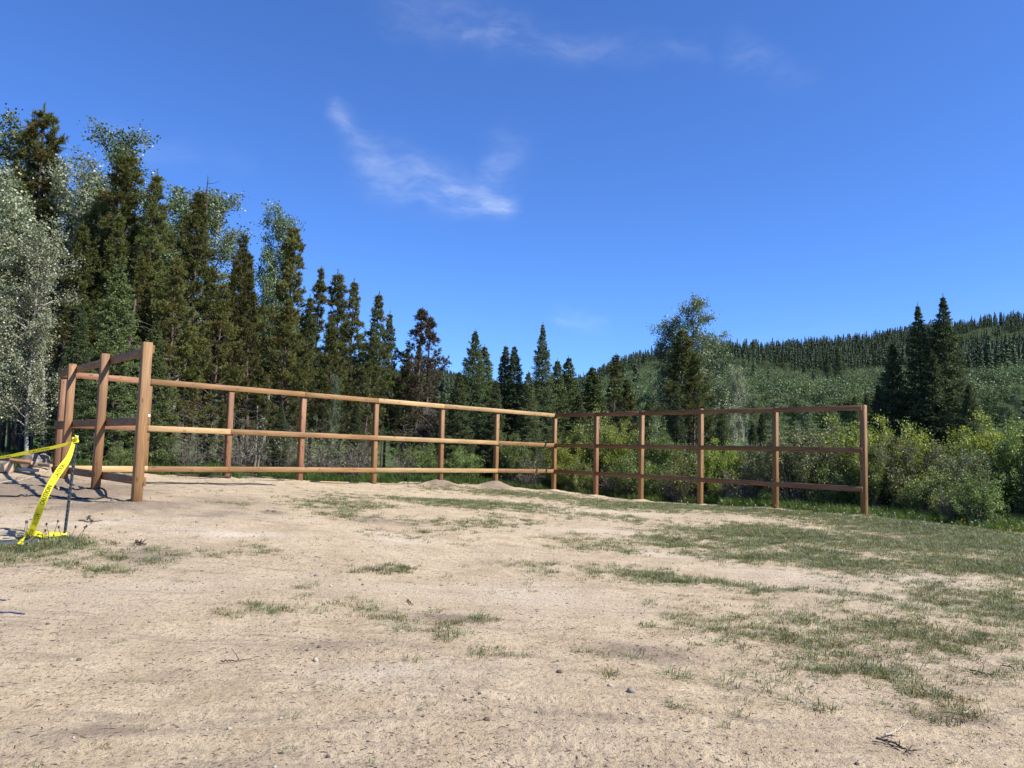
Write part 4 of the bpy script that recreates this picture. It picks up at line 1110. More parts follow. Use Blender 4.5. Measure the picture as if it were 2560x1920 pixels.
def shrub(name, seed, H=3.0, rad=1.6, mat='willow_leaves', stems=36, leaf=0.082, per=44, bare=0.28, twiggy=1.0):
    rg = np.random.default_rng(seed)
    br = Acc(); P, T = [], []; tw_ = Acc()
    for i in range(stems):
        a = rg.uniform(0, 2 * pi); r0 = rg.uniform(0, .35); out = rad * math.sqrt(rg.uniform(0.02, 1.0)); top = H * math.sqrt(max(.12, 1 - (out / rad) ** 2 * .82)) * rg.uniform(.78, 1.05)
        b = np.array([cos(a) * r0, sin(a) * r0, -.1]); e_ = np.array([cos(a) * out, sin(a) * out, top]); s = np.linspace(0, 1, 7)[:, None]
        pts = b + (e_ - b) * np.hstack([s ** 1.35, s ** 1.35, s ** .85]); pts[1:] += rg.normal(0, .055, (6, 3))
        br.tube(pts, np.linspace(.028, .006, 7), 4, caps=False)
        nsub = int(13 * H / 3)
        for _ in range(nsub):
            u = rg.uniform(bare, 1.0) ** .8; ii = min(int(u * 6), 5); f_ = u * 6 - ii; q = pts[ii] * (1 - f_) + pts[ii + 1] * f_
            d = unit(rg.normal(0, 1, 3) + np.array([cos(a) * .7, sin(a) * .7, .55])); l = rg.uniform(.2, .6)
            br.tube(np.array([q, q + d * l * .5 + rg.normal(0, .03, 3), q + d * l]), [.007, .005, .002], 3, caps=False)
            if rg.uniform() < .06: continue
            k_ = int(per * rg.uniform(.4, 1.5)); w = rg.uniform(.2, 1.08, (k_, 1))
            P.append(q + d * l * w + rg.normal(0, .085, (k_, 3))); T.append(np.clip(rg.normal(.45, .16) + rg.normal(0, .2, k_), 0, 1))
        for _ in range(int(5 * twiggy)):       # bare grey twigs low down
            u = rg.uniform(.05, .6); ii = int(u * 6); q = pts[ii]
            d = unit(rg.normal(0, 1, 3) + np.array([cos(a), sin(a), .2])); l = rg.uniform(.25, .7)
            tw_.tube(np.array([q, q + d * l * .5 + rg.normal(0, .05, 3), q + d * l + rg.normal(0, .05, 3)]), [.007, .005, .002], 3, caps=False)
    cr = Acc(); leaves(cr, np.concatenate(P), leaf, rg, np.concatenate(T), .5, .6)
    e = make_thing(name, [('stems', br.mesh('shrub_stems', M['shrub_bark'])), ('crown', cr.mesh('shrub_crown', M[mat])), ('dead_twigs', tw_.mesh('shrub_dead_twigs', M['dead_twigs']))])
    e['h'] = H; return e

PROTO = {
    'P0': (pine, 'pine_tree', dict(seed=1, rad=1.6)), 'P1': (pine, 'pine_tree', dict(seed=2, rad=1.35, crown0=.4)), 'P2': (pine, 'pine_tree', dict(seed=3, rad=1.75, crown0=.22, brown=.09)),
    'P3': (pine, 'pine_tree', dict(seed=4, rad=1.0, crown0=.45, dens=.85, dead=60)), 'P4': (pine, 'pine_tree', dict(seed=6, rad=1.9, crown0=.12, H=9, dead=110, brown=.09)),
    'PR': (pine, 'dying_pine_tree', dict(seed=7, rad=1.7, crown0=.2, H=8, mat='red_needles', dens=.5, dead=170)),
    'S0': (spruce, 'spruce_tree', dict(seed=11)), 'S1': (spruce, 'spruce_tree', dict(seed=12, rad=1.7)), 'S2': (spruce, 'spruce_tree', dict(seed=13, rad=1.25, H=7)),
    'S3': (spruce, 'spruce_tree', dict(seed=14, rad=1.75, H=9.5, tall=.55, dens=.9, droop=.16)), 'SL': (spruce, 'spruce_tree', dict(seed=15, rad=1.7, H=7, mat='spruce_light', dens=.8)),
    'SG': (spruce, 'spruce_tree', dict(seed=16, rad=1.2, H=6.5, mat='spruce_light', dens=.95)),
    'A0': (aspen, 'aspen_tree', dict(seed=21)), 'A1': (aspen, 'aspen_tree', dict(seed=22, rad=1.4, crown0=.4)), 'AS': (aspen, 'aspen_tree', dict(seed=23, rad=2.0, crown0=.16, mat='aspen_silver', limbs=64, H=9.5, bright=.55)),
    'AB': (aspen, 'aspen_tree', dict(seed=24, rad=1.75, crown0=.12, H=8, limbs=54)),
    'W0': (shrub, 'willow_shrub', dict(seed=31)), 'W1': (shrub, 'willow_shrub', dict(seed=32, mat='willow_bright', rad=1.7)), 'W2': (shrub, 'willow_shrub', dict(seed=33, mat='willow_grey', rad=1.8, twiggy=1.5, per=38)),
    'W3': (shrub, 'willow_shrub', dict(seed=34, H=2.0, rad=1.2, stems=26, twiggy=1.2)), 'W4': (shrub, 'willow_shrub', dict(seed=35, mat='willow_grey', H=2.2, rad=1.3, stems=24, per=3, twiggy=4.0, bare=.4)),
}
_made = {}
_rt = np.random.default_rng(77)
def plant_at(kind, x, y, H, wf, label, cat, group=None, lean=0.02):
    if kind not in _made:
        fn, nm, kw = PROTO[kind]; o = fn(nm, **kw); _made[kind] = o
    else:
        o = copy_tree(_made[kind])
    s = H / o['h']
    o.location = (x, y, float(height(x, y)) - 0.03); o.scale = (s * wf, s * wf, s)
    o.rotation_euler = (_rt.normal(0, lean), _rt.normal(0, lean), _rt.uniform(0, 2 * pi))
    tag(o, label, cat, group)
    if group is None and 'group' in o.keys(): del o['group']
    return o
CAT = {'P': 'pine tree', 'S': 'spruce tree', 'A': 'aspen tree', 'W': 'shrub'}
def plant(kind, u, v, depth, wf, label, group=None, lean=0.02):
    """a plant whose tip shows at pixel (u, v), standing at this distance"""
    T = at(u, v, depth)
    H = T[2] - float(height(T[0], T[1])) + 0.03
    return plant_at(kind, T[0], T[1], H, wf, label, CAT[kind[0]], group, lean)

G_L, G_M, G_R, G_W, G_F = 'trees of the stand behind the fence at left', 'spruces behind the back corner', 'trees behind the right fence run', 'shrubs along the fence', 'trees on the far slope'
PLANTS = [
 # left stand, silhouettes against the sky from left to right
 ('A0', -45, 330, 25.5, 1.0, 'pale green aspen cut off by the left edge of the picture', G_L), ('A1', 62, 312, 28, 1.1, 'tall aspen at top left, just left of the tallest pine', G_L),
 ('P0', 125, 270, 27, 1.15, 'tallest dark pine at far left, its tip highest of all trees', G_L), ('A0', 288, 352, 30, 1.15, 'tall aspen with rounded top right of the tallest pine', G_L),
 ('AS', 205, 430, 26.5, .95, 'silvery aspen below and right of the tallest pine', G_L), ('P0', 317, 374, 25, 1.1, 'dark pointed pine right of the rounded aspen', G_L),
 ('P2', 396, 435, 24.8, .95, 'dark pine with spreading top boughs, second of the high pines', G_L), ('A1', 470, 476, 33, 1.15, 'bright green aspen behind the pines, left half of the twin aspen top', G_L),
 ('A0', 555, 492, 34, 1.1, 'bright green aspen behind the pines, right half of the twin aspen top', G_L), ('P1', 502, 480, 26, 1.1, 'dark pine standing in front of the twin aspen top', G_L),
 ('P3', 622, 590, 27.5, 1.0, 'slender pine between the twin aspens and the lone aspen', G_L), ('A1', 688, 524, 37, .8, 'lone bright aspen top showing between pines against the sky', G_L),
 ('P0', 732, 568, 28, 1.0, 'tall pine right of the lone aspen top', G_L), ('P3', 795, 678, 31, 1.0, 'thin open pine with sky showing through, right of the tall pine', G_L),
 ('P0', 862, 684, 30, 1.05, 'broad olive pine, left of a pair in mid stand', G_L), ('P1', 884, 704, 31.5, 1.0, 'narrow pine close behind the broad olive pine', G_L),
 ('P1', 936, 736, 30.5, 1.05, 'dark knobbly-topped pine near the right end of the stand', G_L), ('P2', 974, 784, 32, .8, 'short pine right of the knobbly-topped pine', G_L),
 ('PR', 1046, 780, 32, 1.1, 'reddish brown dying pine at the right end of the stand', G_L), ('PR', 1072, 800, 33.5, 1.0, 'second dying reddish pine just right of the first', G_L), ('P4', 1012, 868, 31.5, .8, 'small olive pine at the left foot of the dying pines', G_L),
 # left stand, nearer trees in front of those
 ('AS', 40, 455, 20.8, 1.0, 'silvery aspen with large pale crown at the left edge', G_L), ('AS', 112, 590, 20.3, .85, 'lower silvery aspen right of the large pale crown', G_L), ('AS', -60, 560, 19.2, .9, 'silvery aspen boughs entering from the left edge', G_L),
 ('P2', 55, 470, 25, 1.0, 'dark pine half hidden behind the silvery aspens', G_L), ('P2', 210, 560, 23.5, 1.0, 'dark pine right of the silvery aspens', G_L), ('P0', 262, 470, 26, 1.0, 'pine half hidden between aspen crowns at left', G_L),
 ('SL', 305, 655, 21.8, .95, 'light green spruce with flat layered boughs above the left wing', G_L), ('S0', 205, 760, 20.8, 1.0, 'dark spruce behind the left corner post', G_L), ('SG', 395, 800, 22.3, 1.1, 'small light spruce right of the near post', G_L),
 ('P4', 440, 640, 23.5, .95, 'bushy olive pine just right of the near post', G_L), ('P4', 545, 705, 24.8, .95, 'bushy olive pine above the third post of the back run', G_L), ('P2', 640, 680, 26, 1.0, 'olive pine with yellowish boughs above the back fence', G_L),
 ('P4', 712, 745, 26.5, .95, 'dense olive pine left of the fourth back post', G_L), ('P2', 775, 745, 28, .9, 'brownish pine over the middle of the back fence', G_L), ('P4', 838, 800, 28.8, .9, 'low pine with brown inner boughs over mid fence', G_L),
 ('P4', 915, 835, 29.6, .9, 'low olive pine above the fifth back post', G_L), ('P2', 352, 600, 24, .9, 'pine with long bare trunk right of the layered spruce', G_L), ('P1', 585, 650, 27, 1.0, 'narrow dark pine behind the bushy olive pines', G_L),
 ('AB', 835, 950, 27.3, .45, 'small pale aspen sapling poking over the top rail', G_L), ('S2', 890, 1010, 28.3, 1.2, 'dark young spruce in shade behind the fifth back post', G_L), ('S2', 700, 1010, 25.0, 1.2, 'dark young spruce in shade behind the fourth back post', G_L),
 # spruces behind the back corner
 ('S1', 1178, 824, 33.5, .95, 'dark pointed spruce, tallest of those left of the corner', G_M), ('SG', 1212, 866, 34.5, 1.2, 'greener spruce close right of the dark pointed one', G_M), ('S0', 1262, 866, 35.5, 1.0, 'left one of the twin spruces', G_M), ('S0', 1294, 866, 35, 1.05, 'right one of the twin spruces', G_M),
 ('S3', 1358, 806, 34.5, .9, 'dark narrow spruce directly above the back corner post', G_M), ('SG', 1394, 902, 36, 1.1, 'small greenish spruce tip right of the corner spruce', G_M), ('SG', 1421, 894, 37, 1.25, 'light green spruce right of the corner spruce', G_M),
 ('S2', 1150, 930, 31.8, 1.3, 'low dark spruce in front of the tall pointed one', G_M), ('S1', 1320, 930, 32.8, 1.05, 'broad spruce filling the gap left of the corner post', G_M), ('S1', 1235, 950, 32.2, 1.0, 'broad green spruce with layered boughs over the back rail', G_M),
 ('SG', 1490, 918, 41, 1.5, 'light green bushy spruce right of the corner', G_M), ('P3', 1533, 890, 50, 1.4, 'round-topped pine tip standing above the bushy spruce', G_M), ('P4', 1575, 945, 42, .9, 'olive pine at the foot of the far slope', G_M), ('A0', 1640, 950, 42, .7, 'grey green aspen left of the big pine', G_M), ('S2', 1455, 985, 36, 1.3, 'dark low spruce behind the shrubs at the corner', G_M),
 ('S2', 1105, 985, 31.5, 1.2, 'dark low spruce at the foot of the dying pines', G_M),
 # behind the right run
 ('P0', 1698, 822, 35, 1.25, 'large dark pine rising above the right fence run', G_R), ('P4', 1735, 880, 33.5, 1.0, 'olive pine in front of the large dark pine', G_R), ('A0', 1738, 760, 37, 1.05, 'tall leafy aspen behind the large pine', G_R), ('AB', 1800, 850, 38, .8, 'pale aspen shoulder right of the large pine', G_R), ('A1', 1680, 800, 38, 1.0, 'leafy aspen left of the large pine', G_R),
 ('AS', 1838, 925, 36, .55, 'whitish aspen boughs leaning out right of the large pine', G_R), ('S1', 1690, 985, 31.5, .9, 'dark low spruce under the large pine', G_R), ('S2', 1620, 1000, 31.5, 1.1, 'dark spruce in shade left of the large pine', G_R), ('SG', 1800, 1015, 30.5, 1.0, 'olive young spruce right of the large pine', G_R),
 ('S3', 2302, 760, 37, 1.05, 'left one of the two big dark spruces at right', G_R), ('S3', 2358, 738, 36.5, 1.15, 'right one and taller of the two big dark spruces', G_R), ('S1', 2222, 856, 37.5, .95, 'shorter dark spruce left of the two big ones', G_R), ('S0', 2196, 960, 38, .9, 'smallest dark spruce left of the big pair', G_R), ('S1', 2330, 880, 35.5, 1.05, 'wide dark spruce base in front of the big pair', G_R),
 ('S1', 2420, 960, 34.5, .95, 'drooping dark spruce right of the big pair', G_R), ('S1', 2590, 985, 20.5, .8, 'near dark spruce boughs at the right edge of the picture', G_R),
 ('S0', 1908, 1032, 52, 1.2, 'small dark spruce beyond the fence between last two posts', G_R), ('S0', 1880, 1060, 50, 1.3, 'dark spruce low behind the fourth post of the right run', G_R), ('S0', 2066, 1040, 62, 1.2, 'little dark spruce left of the right end post', G_R), ('S0', 2032, 1066, 66, 1.2, 'tiny dark spruce in the dip left of the end post', G_R), ('SG', 2138, 990, 70, 1.0, 'thin spruce just left of the right end post top', G_R),
 # shrubs along the fence
 ('W1', 1420, 1085, 31.5, .75, 'bright green shrub right of the back corner post', G_W), ('W4', 1322, 1120, 30.9, 1.0, 'grey twiggy shrub left of the back corner post', G_W), ('W0', 1278, 1085, 31.2, .75, 'green shrub behind the sixth back post', G_W), ('W3', 1160, 1120, 29.5, .9, 'pale green shrub behind the back fence below the spruces', G_W), ('W3', 1060, 1110, 28.4, .9, 'dull green shrub below the dying pines', G_W),
 ('W4', 1010, 1120, 27.6, 1.0, 'grey leafless brush below the dying pines', G_W), ('W0', 1500, 1030, 32, .75, 'leafy shrub right of the first right-run post', G_W), ('W1', 1556, 1050, 31, .65, 'bright leafy shrub left of the second right-run post', G_W), ('W0', 1640, 1060, 29.5, .7, 'shaded shrub right of the second right-run post', G_W), ('W3', 1585, 1130, 28.6, .9, 'shaded low shrub at the second right-run post', G_W),
 ('W1', 1800, 1095, 27.5, .7, 'bright green shrub right of the third right-run post', G_W), ('W4', 1850, 1150, 26.2, 1.1, 'grey bare-stemmed brush between third and fourth right-run posts', G_W), ('W2', 1880, 1105, 27.3, .7, 'grey green shrub left of the fourth right-run post', G_W), ('W2', 1995, 1058, 25.6, .95, 'large grey green round shrub right of the fourth right-run post', G_W),
 ('W1', 2105, 1038, 26.5, .9, 'bright yellow green shrub left of the right end post', G_W), ('W1', 2225, 1040, 24.6, .85, 'bright yellow green round shrub right of the end post', G_W), ('W2', 2262, 1085, 23.6, .85, 'grey green shrub in front of the bright round one', G_W), ('W0', 2180, 1120, 23.6, .75, 'dense shaded shrub directly behind the right end post', G_W),
 ('W2', 2395, 1120, 22.3, .8, 'mixed grey green shrub below the big spruces', G_W), ('W3', 2330, 1175, 21.2, .9, 'low light green shrub right of the end post', G_W), ('W1', 2470, 1032, 24.5, .9, 'tall yellow green shrub near the right edge', G_W), ('W0', 2545, 1060, 22.8, .8, 'green shrub at the right edge behind the near spruce', G_W), ('W3', 2440, 1185, 19.8, .9, 'low leafy shrub in shade near the right edge', G_W), ('W4', 2370, 1210, 20.2, .8, 'grey dead brush at the foot of the right shrubs', G_W),
 ('W4', 480, 1070, 22.7, .9, 'grey dead brush behind the third back post', G_W), ('W4', 625, 1040, 24.2, 1.1, 'tangled grey brush between third and fourth back posts', G_W), ('W4', 800, 1070, 26, 1.1, 'tangled grey brush right of the fourth back post', G_W), ('W4', 900, 1080, 27.2, 1.0, 'tangled grey brush left of the fifth back post', G_W), ('W3', 300, 1110, 20.6, .7, 'small leafy undergrowth shrub behind the left wing', G_W), ('W4', 700, 1090, 24.8, .9, 'grey brush just left of the fourth back post', G_W),
 ('W3', 2080, 1160, 24.6, .9, 'shaded low shrub left of the right end post', G_W), ('W3', 1720, 1120, 27.6, .9, 'dark leafy shrub at the third right-run post', G_W), ('W4', 1690, 1150, 27.2, .9, 'bare dark brush left of the third right-run post', G_W), ('W3', 1450, 1150, 30.2, .9, 'low dark shrub between corner and first right-run post', G_W), ('W4', 1530, 1150, 29.6, .9, 'dark brush right of the first right-run post', G_W),
 # single trees one can pick out on the slope
 ('S1', 2010, 905, 250, 1.0, 'single dark conifer on the pale aspen slope, left one', G_F), ('S1', 2096, 872, 270, 1.0, 'single dark conifer beside the small meadow on the slope', G_F), ('S1', 2070, 880, 290, .9, 'dark conifer just left of the meadow conifer on the slope', G_F),
 ('A0', 2432, 1000, 95, 1.5, 'round grey green aspen right of the big spruces', G_F), ('A1', 2488, 985, 110, 1.7, 'second round aspen toward the right edge', G_F), ('A0', 2548, 968, 100, 1.6, 'tall round aspen at the right edge of the slope', G_F), ('A1', 2520, 1010, 85, 1.6, 'low round aspen above the yellow green shrub', G_F), ('P1', 2575, 945, 80, 1.2, 'dark pine at the right edge above the aspens', G_F),
 ('W1', 2650, 1035, 23.5, .9, 'yellow green shrub continuing the shrub row past the right edge', G_W), ('W0', 2735, 1065, 22.5, .9, 'green shrub second past the right edge', G_W), ('W2', 2820, 1050, 23, .9, 'grey green shrub third past the right edge', G_W), ('S0', 2710, 945, 28, 1.0, 'dark spruce standing past the right edge behind the shrub row', G_R), ('A0', 2830, 880, 34, 1.1, 'aspen standing past the right edge behind the shrub row', G_R),
 ('A0', 1610, 1010, 75, 1.5, 'grey green aspen on the near slope left of the big pine', G_F), ('A1', 1880, 985, 95, 1.6, 'round pale aspen on the near slope above the right fence run', G_F), ('A0', 1940, 1000, 85, 1.5, 'pale aspen on the near slope above the fourth right-run post', G_F), ('A1', 2010, 1005, 100, 1.6, 'round aspen on the near slope right of the fourth right-run post', G_F),
 ('A0', 2080, 1015, 90, 1.5, 'aspen on the near slope left of the right end post', G_F), ('A1', 2150, 1010, 105, 1.6, 'aspen on the near slope behind the right end post', G_F), ('A0', 1820, 1020, 110, 1.5, 'aspen on the near slope right of the whitish boughs', G_F), ('A1', 2460, 985, 125, 1.6, 'far aspen crown between the big spruces and the right edge', G_F),
 ('S0', 2170, 985, 115, 1.1, 'small far spruce right of the right end post top', G_F), ('A0', 1760, 1010, 100, 1.5, 'aspen on the near slope right of the large pine', G_F), ('A1', 2400, 1015, 105, 1.5, 'grey aspen crown low beside the big spruces', G_F),
]
for row in PLANTS: plant(*row)

# trees deeper in the stand that nothing tells apart
SKY_L = [(-260, 400), (0, 330), (125, 300), (200, 390), (300, 385), (420, 480), (600, 560), (720, 600), (760, 705), (830, 760), (905, 790), (975, 820), (1045, 810), (1100, 920), (1140, 960)]
FD = [(-260, 16), (150, 17.4), (372, 19.2), (567, 21.2), (748, 23.1), (933, 25.3), (1100, 26.8), (1240, 28.1)]
rg = np.random.default_rng(123)
for i in range(46):
    u = -230 + 1340 * ((i * 0.618034) % 1.0)
    dep = np.interp(u, *zip(*FD)) + rg.uniform(5, 22)
    v = np.interp(u, *zip(*SKY_L)) + rg.uniform(45, 230)
    kd = ['P0', 'P1', 'P3', 'P1', 'A1', 'P2', 'S0'][i % 7]
    lab = {'P': 'pine crowded deep in the shaded stand behind the back fence', 'A': 'pale-stemmed aspen deep in the shaded stand behind the back fence', 'S': 'dark spruce deep in the shaded stand behind the back fence'}[kd[0]]
    plant(kd, u, v, dep, rg.uniform(.8, 1.0), lab, 'look-alike %s deep in the left stand' % CAT[kd[0]])
# bare pole trunks standing between them, thin and branchless low down
def pole_mesh(seed, H, r, mat):
    rgp = np.random.default_rng(seed); ac = Acc(); ac.tube(trunk_path(H, rgp, .03), np.linspace(r, r * .4, 9), 7); 
    dd = Acc(); tp = trunk_path(H, np.random.default_rng(seed), .03)
    for _ in range(26):
        zz = rgp.uniform(.15, .98) * H; a = rgp.uniform(0, 2 * pi); L = rgp.uniform(.2, .8); o = along(tp, zz)
        dd.tube(np.array([o, o + np.array([cos(a), sin(a), .1]) * L * .5, o + np.array([cos(a), sin(a), -.1]) * L]), [.008, .006, .003], 3, caps=False)
    return ac.mesh('trunk', M[mat], True), dd.mesh('dead_twigs', M['dead_twigs'])
poles = [pole_mesh(1, 4.2, .075, 'pine_bark'), pole_mesh(2, 3.6, .055, 'pine_bark'), pole_mesh(3, 4.0, .05, 'aspen_bark')]
for i in range(24):
    u = -20 + 1000 * ((i * 0.618034 + .3) % 1.0); dep = np.interp(u, *zip(*FD)) + rg.uniform(3.0, 9)
    k_ = i % 3; dep = dep + (4.5 if k_ == 2 else 0); p = at(u, 1100, dep)
    e = empty('bare_trunk', (p[0], p[1], float(height(p[0], p[1])) - .05), rg.uniform(0, 6.28)); s = rg.uniform(.8, 1.2); e.scale = (s, s, s)
    e.rotation_euler = (rg.normal(0, .05), rg.normal(0, .05), rg.uniform(0, 6.28))
    for nm, me in zip(('trunk', 'dead_twigs'), poles[k_]): obj(nm, me, e)
    tag(e, 'thin pale aspen stem standing in the shade behind the back fence' if k_ == 2 else 'thin bare dark trunk standing in the shade behind the back fence', 'tree trunk', 'pale aspen stems in the left stand' if k_ == 2 else 'bare dark trunks in the left stand')
# the leaning dead stem at far left, the dead spike over the stand and the cut stubs behind the fence
def stem_thing(name, label, cat, pts, radii, mat, twigs=0, seed=0):
    rgp = np.random.default_rng(seed); P = np.array(pts); q = curve_pts(P, 6); ac = Acc(); ac.tube(q - q[0], np.interp(np.linspace(0, 1, len(q)), np.linspace(0, 1, len(radii)), radii), 7)
    for _ in range(twigs):
        b = q[int(rgp.uniform(.3, .98) * len(q))] - q[0]; d = rgp.normal(0, 1, 3) * np.array([1, 1, .6]); d = d / np.linalg.norm(d) * rgp.uniform(.2, .6)
        ac.tube(np.array([b, b + d * .5, b + d + np.array([0, 0, .08])]), [.012, .008, .003], 4, caps=False)
    return tag(obj(name, ac.mesh(name, M[mat], True), None, tuple(q[0])), label, cat)
g0 = at(118, 1150, 20.4); g0[2] = float(height(g0[0], g0[1])) - .1
stem_thing('leaning_stem', 'pale dead aspen stem leaning left under the silvery crown', 'dead tree', [g0, at(104, 900, 20.3), at(84, 855, 20.2), at(62, 822, 20.1), at(48, 790, 20), at(40, 740, 20)], [.06, .05, .045, .035, .02, .01], 'aspen_bark', 8, 4)
g0 = at(517, 1150, 29); g0[2] = float(height(g0[0], g0[1])) - .1
stem_thing('dead_snag', 'bare dead spike poking above the twin aspen top', 'dead tree', [g0, at(515, 800, 29), at(516, 520, 29), at(520, 440, 29)], [.10, .08, .03, .008], 'twig_dark', 14, 6)
for u, v, lab in ((640, 1138, 'left one of two short reddish cut stubs behind the third back post'), (648, 1138, 'right one of two short reddish cut stubs behind the third back post'), (759, 1158, 'single reddish cut stub right of the fourth back post')):
    dep = np.interp(u, *zip(*FD)) + 1.6; t_ = at(u, v, dep); b_ = t_.copy(); b_[2] = float(height(b_[0], b_[1])) - .05; b_[0] -= .05
    stem_thing('cut_stub', lab, 'stub', [b_, (b_ + t_) / 2, t_], [.045, .04, .035], 'log_bark', 0, 1)

# ------------------------------------------------------------------ scattered stuff: far woods, grass, litter, gravel
def scatter(name, label, cat, protos, pts, rot, scl, idx):
    """one object: instances of the prototype meshes on points"""
    col = bpy.data.collections.new('kinds_of_' + name)
    for i, me in enumerate(protos):
        o = bpy.data.objects.new('%s_kind_%02d' % (name, i), me); col.objects.link(o)
    me = bpy.data.meshes.new(name); n = len(pts)
    me.vertices.add(n); me.vertices.foreach_set('co', np.asarray(pts, np.float32).ravel())
    a = me.attributes.new('rot', 'FLOAT_VECTOR', 'POINT'); a.data.foreach_set('vector', np.asarray(rot, np.float32).ravel())
    a = me.attributes.new('scl', 'FLOAT_VECTOR', 'POINT'); a.data.foreach_set('vector', np.asarray(scl, np.float32).ravel())
    a = me.attributes.new('pick', 'INT', 'POINT'); a.data.foreach_set('value', np.asarray(idx, np.int32))
    o = obj(name, me); tag(o, label, cat, None, 'stuff')
    ng = bpy.data.node_groups.new(name, 'GeometryNodeTree')
    ng.interface.new_socket('Geometry', in_out='INPUT', socket_type='NodeSocketGeometry')
    ng.interface.new_socket('Geometry', in_out='OUTPUT', socket_type='NodeSocketGeometry')
    N = ng.nodes; L = ng.links
    gi, go = N.new('NodeGroupInput'), N.new('NodeGroupOutput')
    ci = N.new('GeometryNodeCollectionInfo'); ci.inputs['Collection'].default_value = col; ci.inputs['Separate Children'].default_value = True; ci.inputs['Reset Children'].default_value = True
    ip = N.new('GeometryNodeInstanceOnPoints'); ip.inputs['Pick Instance'].default_value = True
    def na(nm, dt):
        q = N.new('GeometryNodeInputNamedAttribute'); q.data_type = dt; q.inputs['Name'].default_value = nm
        return [s for s in q.outputs if s.enabled and s.name == 'Attribute'][0]
    er = N.new('FunctionNodeEulerToRotation'); L.new(na('rot', 'FLOAT_VECTOR'), er.inputs[0])
    L.new(gi.outputs[0], ip.inputs['Points']); L.new(ci.outputs[0], ip.inputs['Instance']); L.new(na('pick', 'INT'), ip.inputs['Instance Index'])
    L.new(er.outputs[0], ip.inputs['Rotation']); L.new(na('scl', 'FLOAT_VECTOR'), ip.inputs['Scale']); L.new(ip.outputs[0], go.inputs[0])
    md = o.modifiers.new('scatter', 'NODES'); md.node_group = ng
    return o

def far_conifer(seed):
    rg = np.random.default_rng(seed); ac = Acc(); n = 170
    t = rg.uniform(0.04, 1, n) ** 0.9; a = rg.uniform(0, 2 * pi, n); R = .17 * (1 - t) ** .8 + .012
    h = np.stack([np.cos(a), np.sin(a), np.zeros(n)], -1); sd = np.stack([-np.sin(a), np.cos(a), np.zeros(n)], -1)
    L = R * rg.uniform(.7, 1.2, n); c = np.column_stack([np.zeros((n, 2)), t]); w = (.03 + .35 * R) * rg.uniform(.6, 1.2, n)
    tip = c + h * L[:, None] + np.array([0, 0, -.02]) * rg.uniform(0, 2, n)[:, None]
    mid = c + h * (L * .35)[:, None]
    v = np.stack([mid - sd * w[:, None] / 2 + np.array([0, 0, .012]), mid + sd * w[:, None] / 2 + np.array([0, 0, .012]), tip], 1).reshape(-1, 3)
    ac.add(v, np.arange(3 * n).reshape(-1, 3), np.clip(rg.normal(.4, .2, n), 0, 1))
    ac.tube(np.array([[0, 0, -.02], [0, 0, .5], [0, 0, 1.0]]), [.014, .01, .003], 3, .2, False)
    return ac
def far_aspen(seed):
    rg = np.random.default_rng(seed); n = 1700
    ctr = unit(rg.normal(size=(14, 3))) * rg.uniform(.3, .95, (14, 1)) * np.array([.19, .19, .30]) + np.array([0, 0, .64])
    P = ctr[rg.integers(0, 14, n)] + rg.normal(0, .055, (n, 3))
    ac = Acc(); leaves(ac, P, .027, rg, np.clip(rg.normal(.45, .15, n), 0, 1), .3); return ac
M['far_conifer'] = leaf_mat('far_conifer_needles', [(0, (.042, .062, .030)), (.5, (.060, .086, .042)), (1, (.105, .128, .060))], .15, .6, .2, .3)  # needle colour lightened to carry the slight haze over the hill
M['far_aspen'] = leaf_mat('far_aspen_leaves', [(0, (.085, .125, .050)), (.5, (.130, .175, .076)), (1, (.22, .26, .14))], .3, .5, .3, .22)
fc = [far_conifer(i).mesh('far_conifer', M['far_conifer']) for i in range(3)]
fa = [far_aspen(40 + i).mesh('far_aspen', M['far_aspen']) for i in range(3)]
pole_ac = Acc(); pole_ac.tube(np.array([[0, 0, -.02], [.01, 0, .4], [0, .01, .9]]), [.012, .009, .004], 3, .5, False)
rg = np.random.default_rng(9)
def hill_points(spacing, rmin, rmax, a0, a1):
    n = int((rmax ** 2 - rmin ** 2) / 2 * (a1 - a0) / spacing ** 2)
    r = np.sqrt(rg.uniform(rmin ** 2, rmax ** 2, n)); a = rg.uniform(a0, a1, n)
    x, y = r * np.sin(a), r * np.cos(a)
    return x, y, height0(x, y), r, a
def is_conifer(u, v, x, y):
    line = np.interp(u, [1000, 1440, 1500, 1560, 1640, 1800, 1900, 2000, 2100, 2200, 2330, 2400, 2480, 2560, 2900], [1100, 1060, 985, 968, 934, 934, 940, 972, 966, 960, 985, 1000, 1010, 1005, 1000])
    c = v < line + (fbm(x / 25, y / 25, 3, 70) - .5) * 50
    band = np.interp(u, [2330, 2400, 2470, 2560, 2900], [960, 925, 898, 858, 800]); c &= ~((u > 2385) & (np.abs(v - band) < 15 + 12 * (fbm(x / 30, y / 30, 2, 71) - .5)))
    band = np.interp(u, [2350, 2420, 2480, 2560], [892, 868, 852, 838]); c &= ~((u > 2370) & (u < 2510) & (np.abs(v - band) < 16))
    c &= ~((fbm(x / 45, y / 45, 2, 72) > .74) & (u > 2350))
    return c
def meadow(u, v):
    return (((u - 2085) / 42) ** 2 + ((v - 992) / 20) ** 2 < 1) | (((u - 1945) / 40) ** 2 + ((v - 1003) / 9) ** 2 < 1)
x, y, z, r, a = hill_points(4.6, 75, 960, radians(-42), radians(46))
e_, R_ = ridge(a); u, v, dpt = project(np.stack([x, y, z], -1))
keep = (r < R_ + 25) & ~meadow(u, v)
con = is_conifer(u, v, x, y) & keep
stray = (rg.uniform(size=len(x)) < .02) & keep & (r > 120)
con |= stray
con &= rg.uniform(size=len(x)) < np.clip(.75 + (r > R_ * .75) * .3, 0, 1)
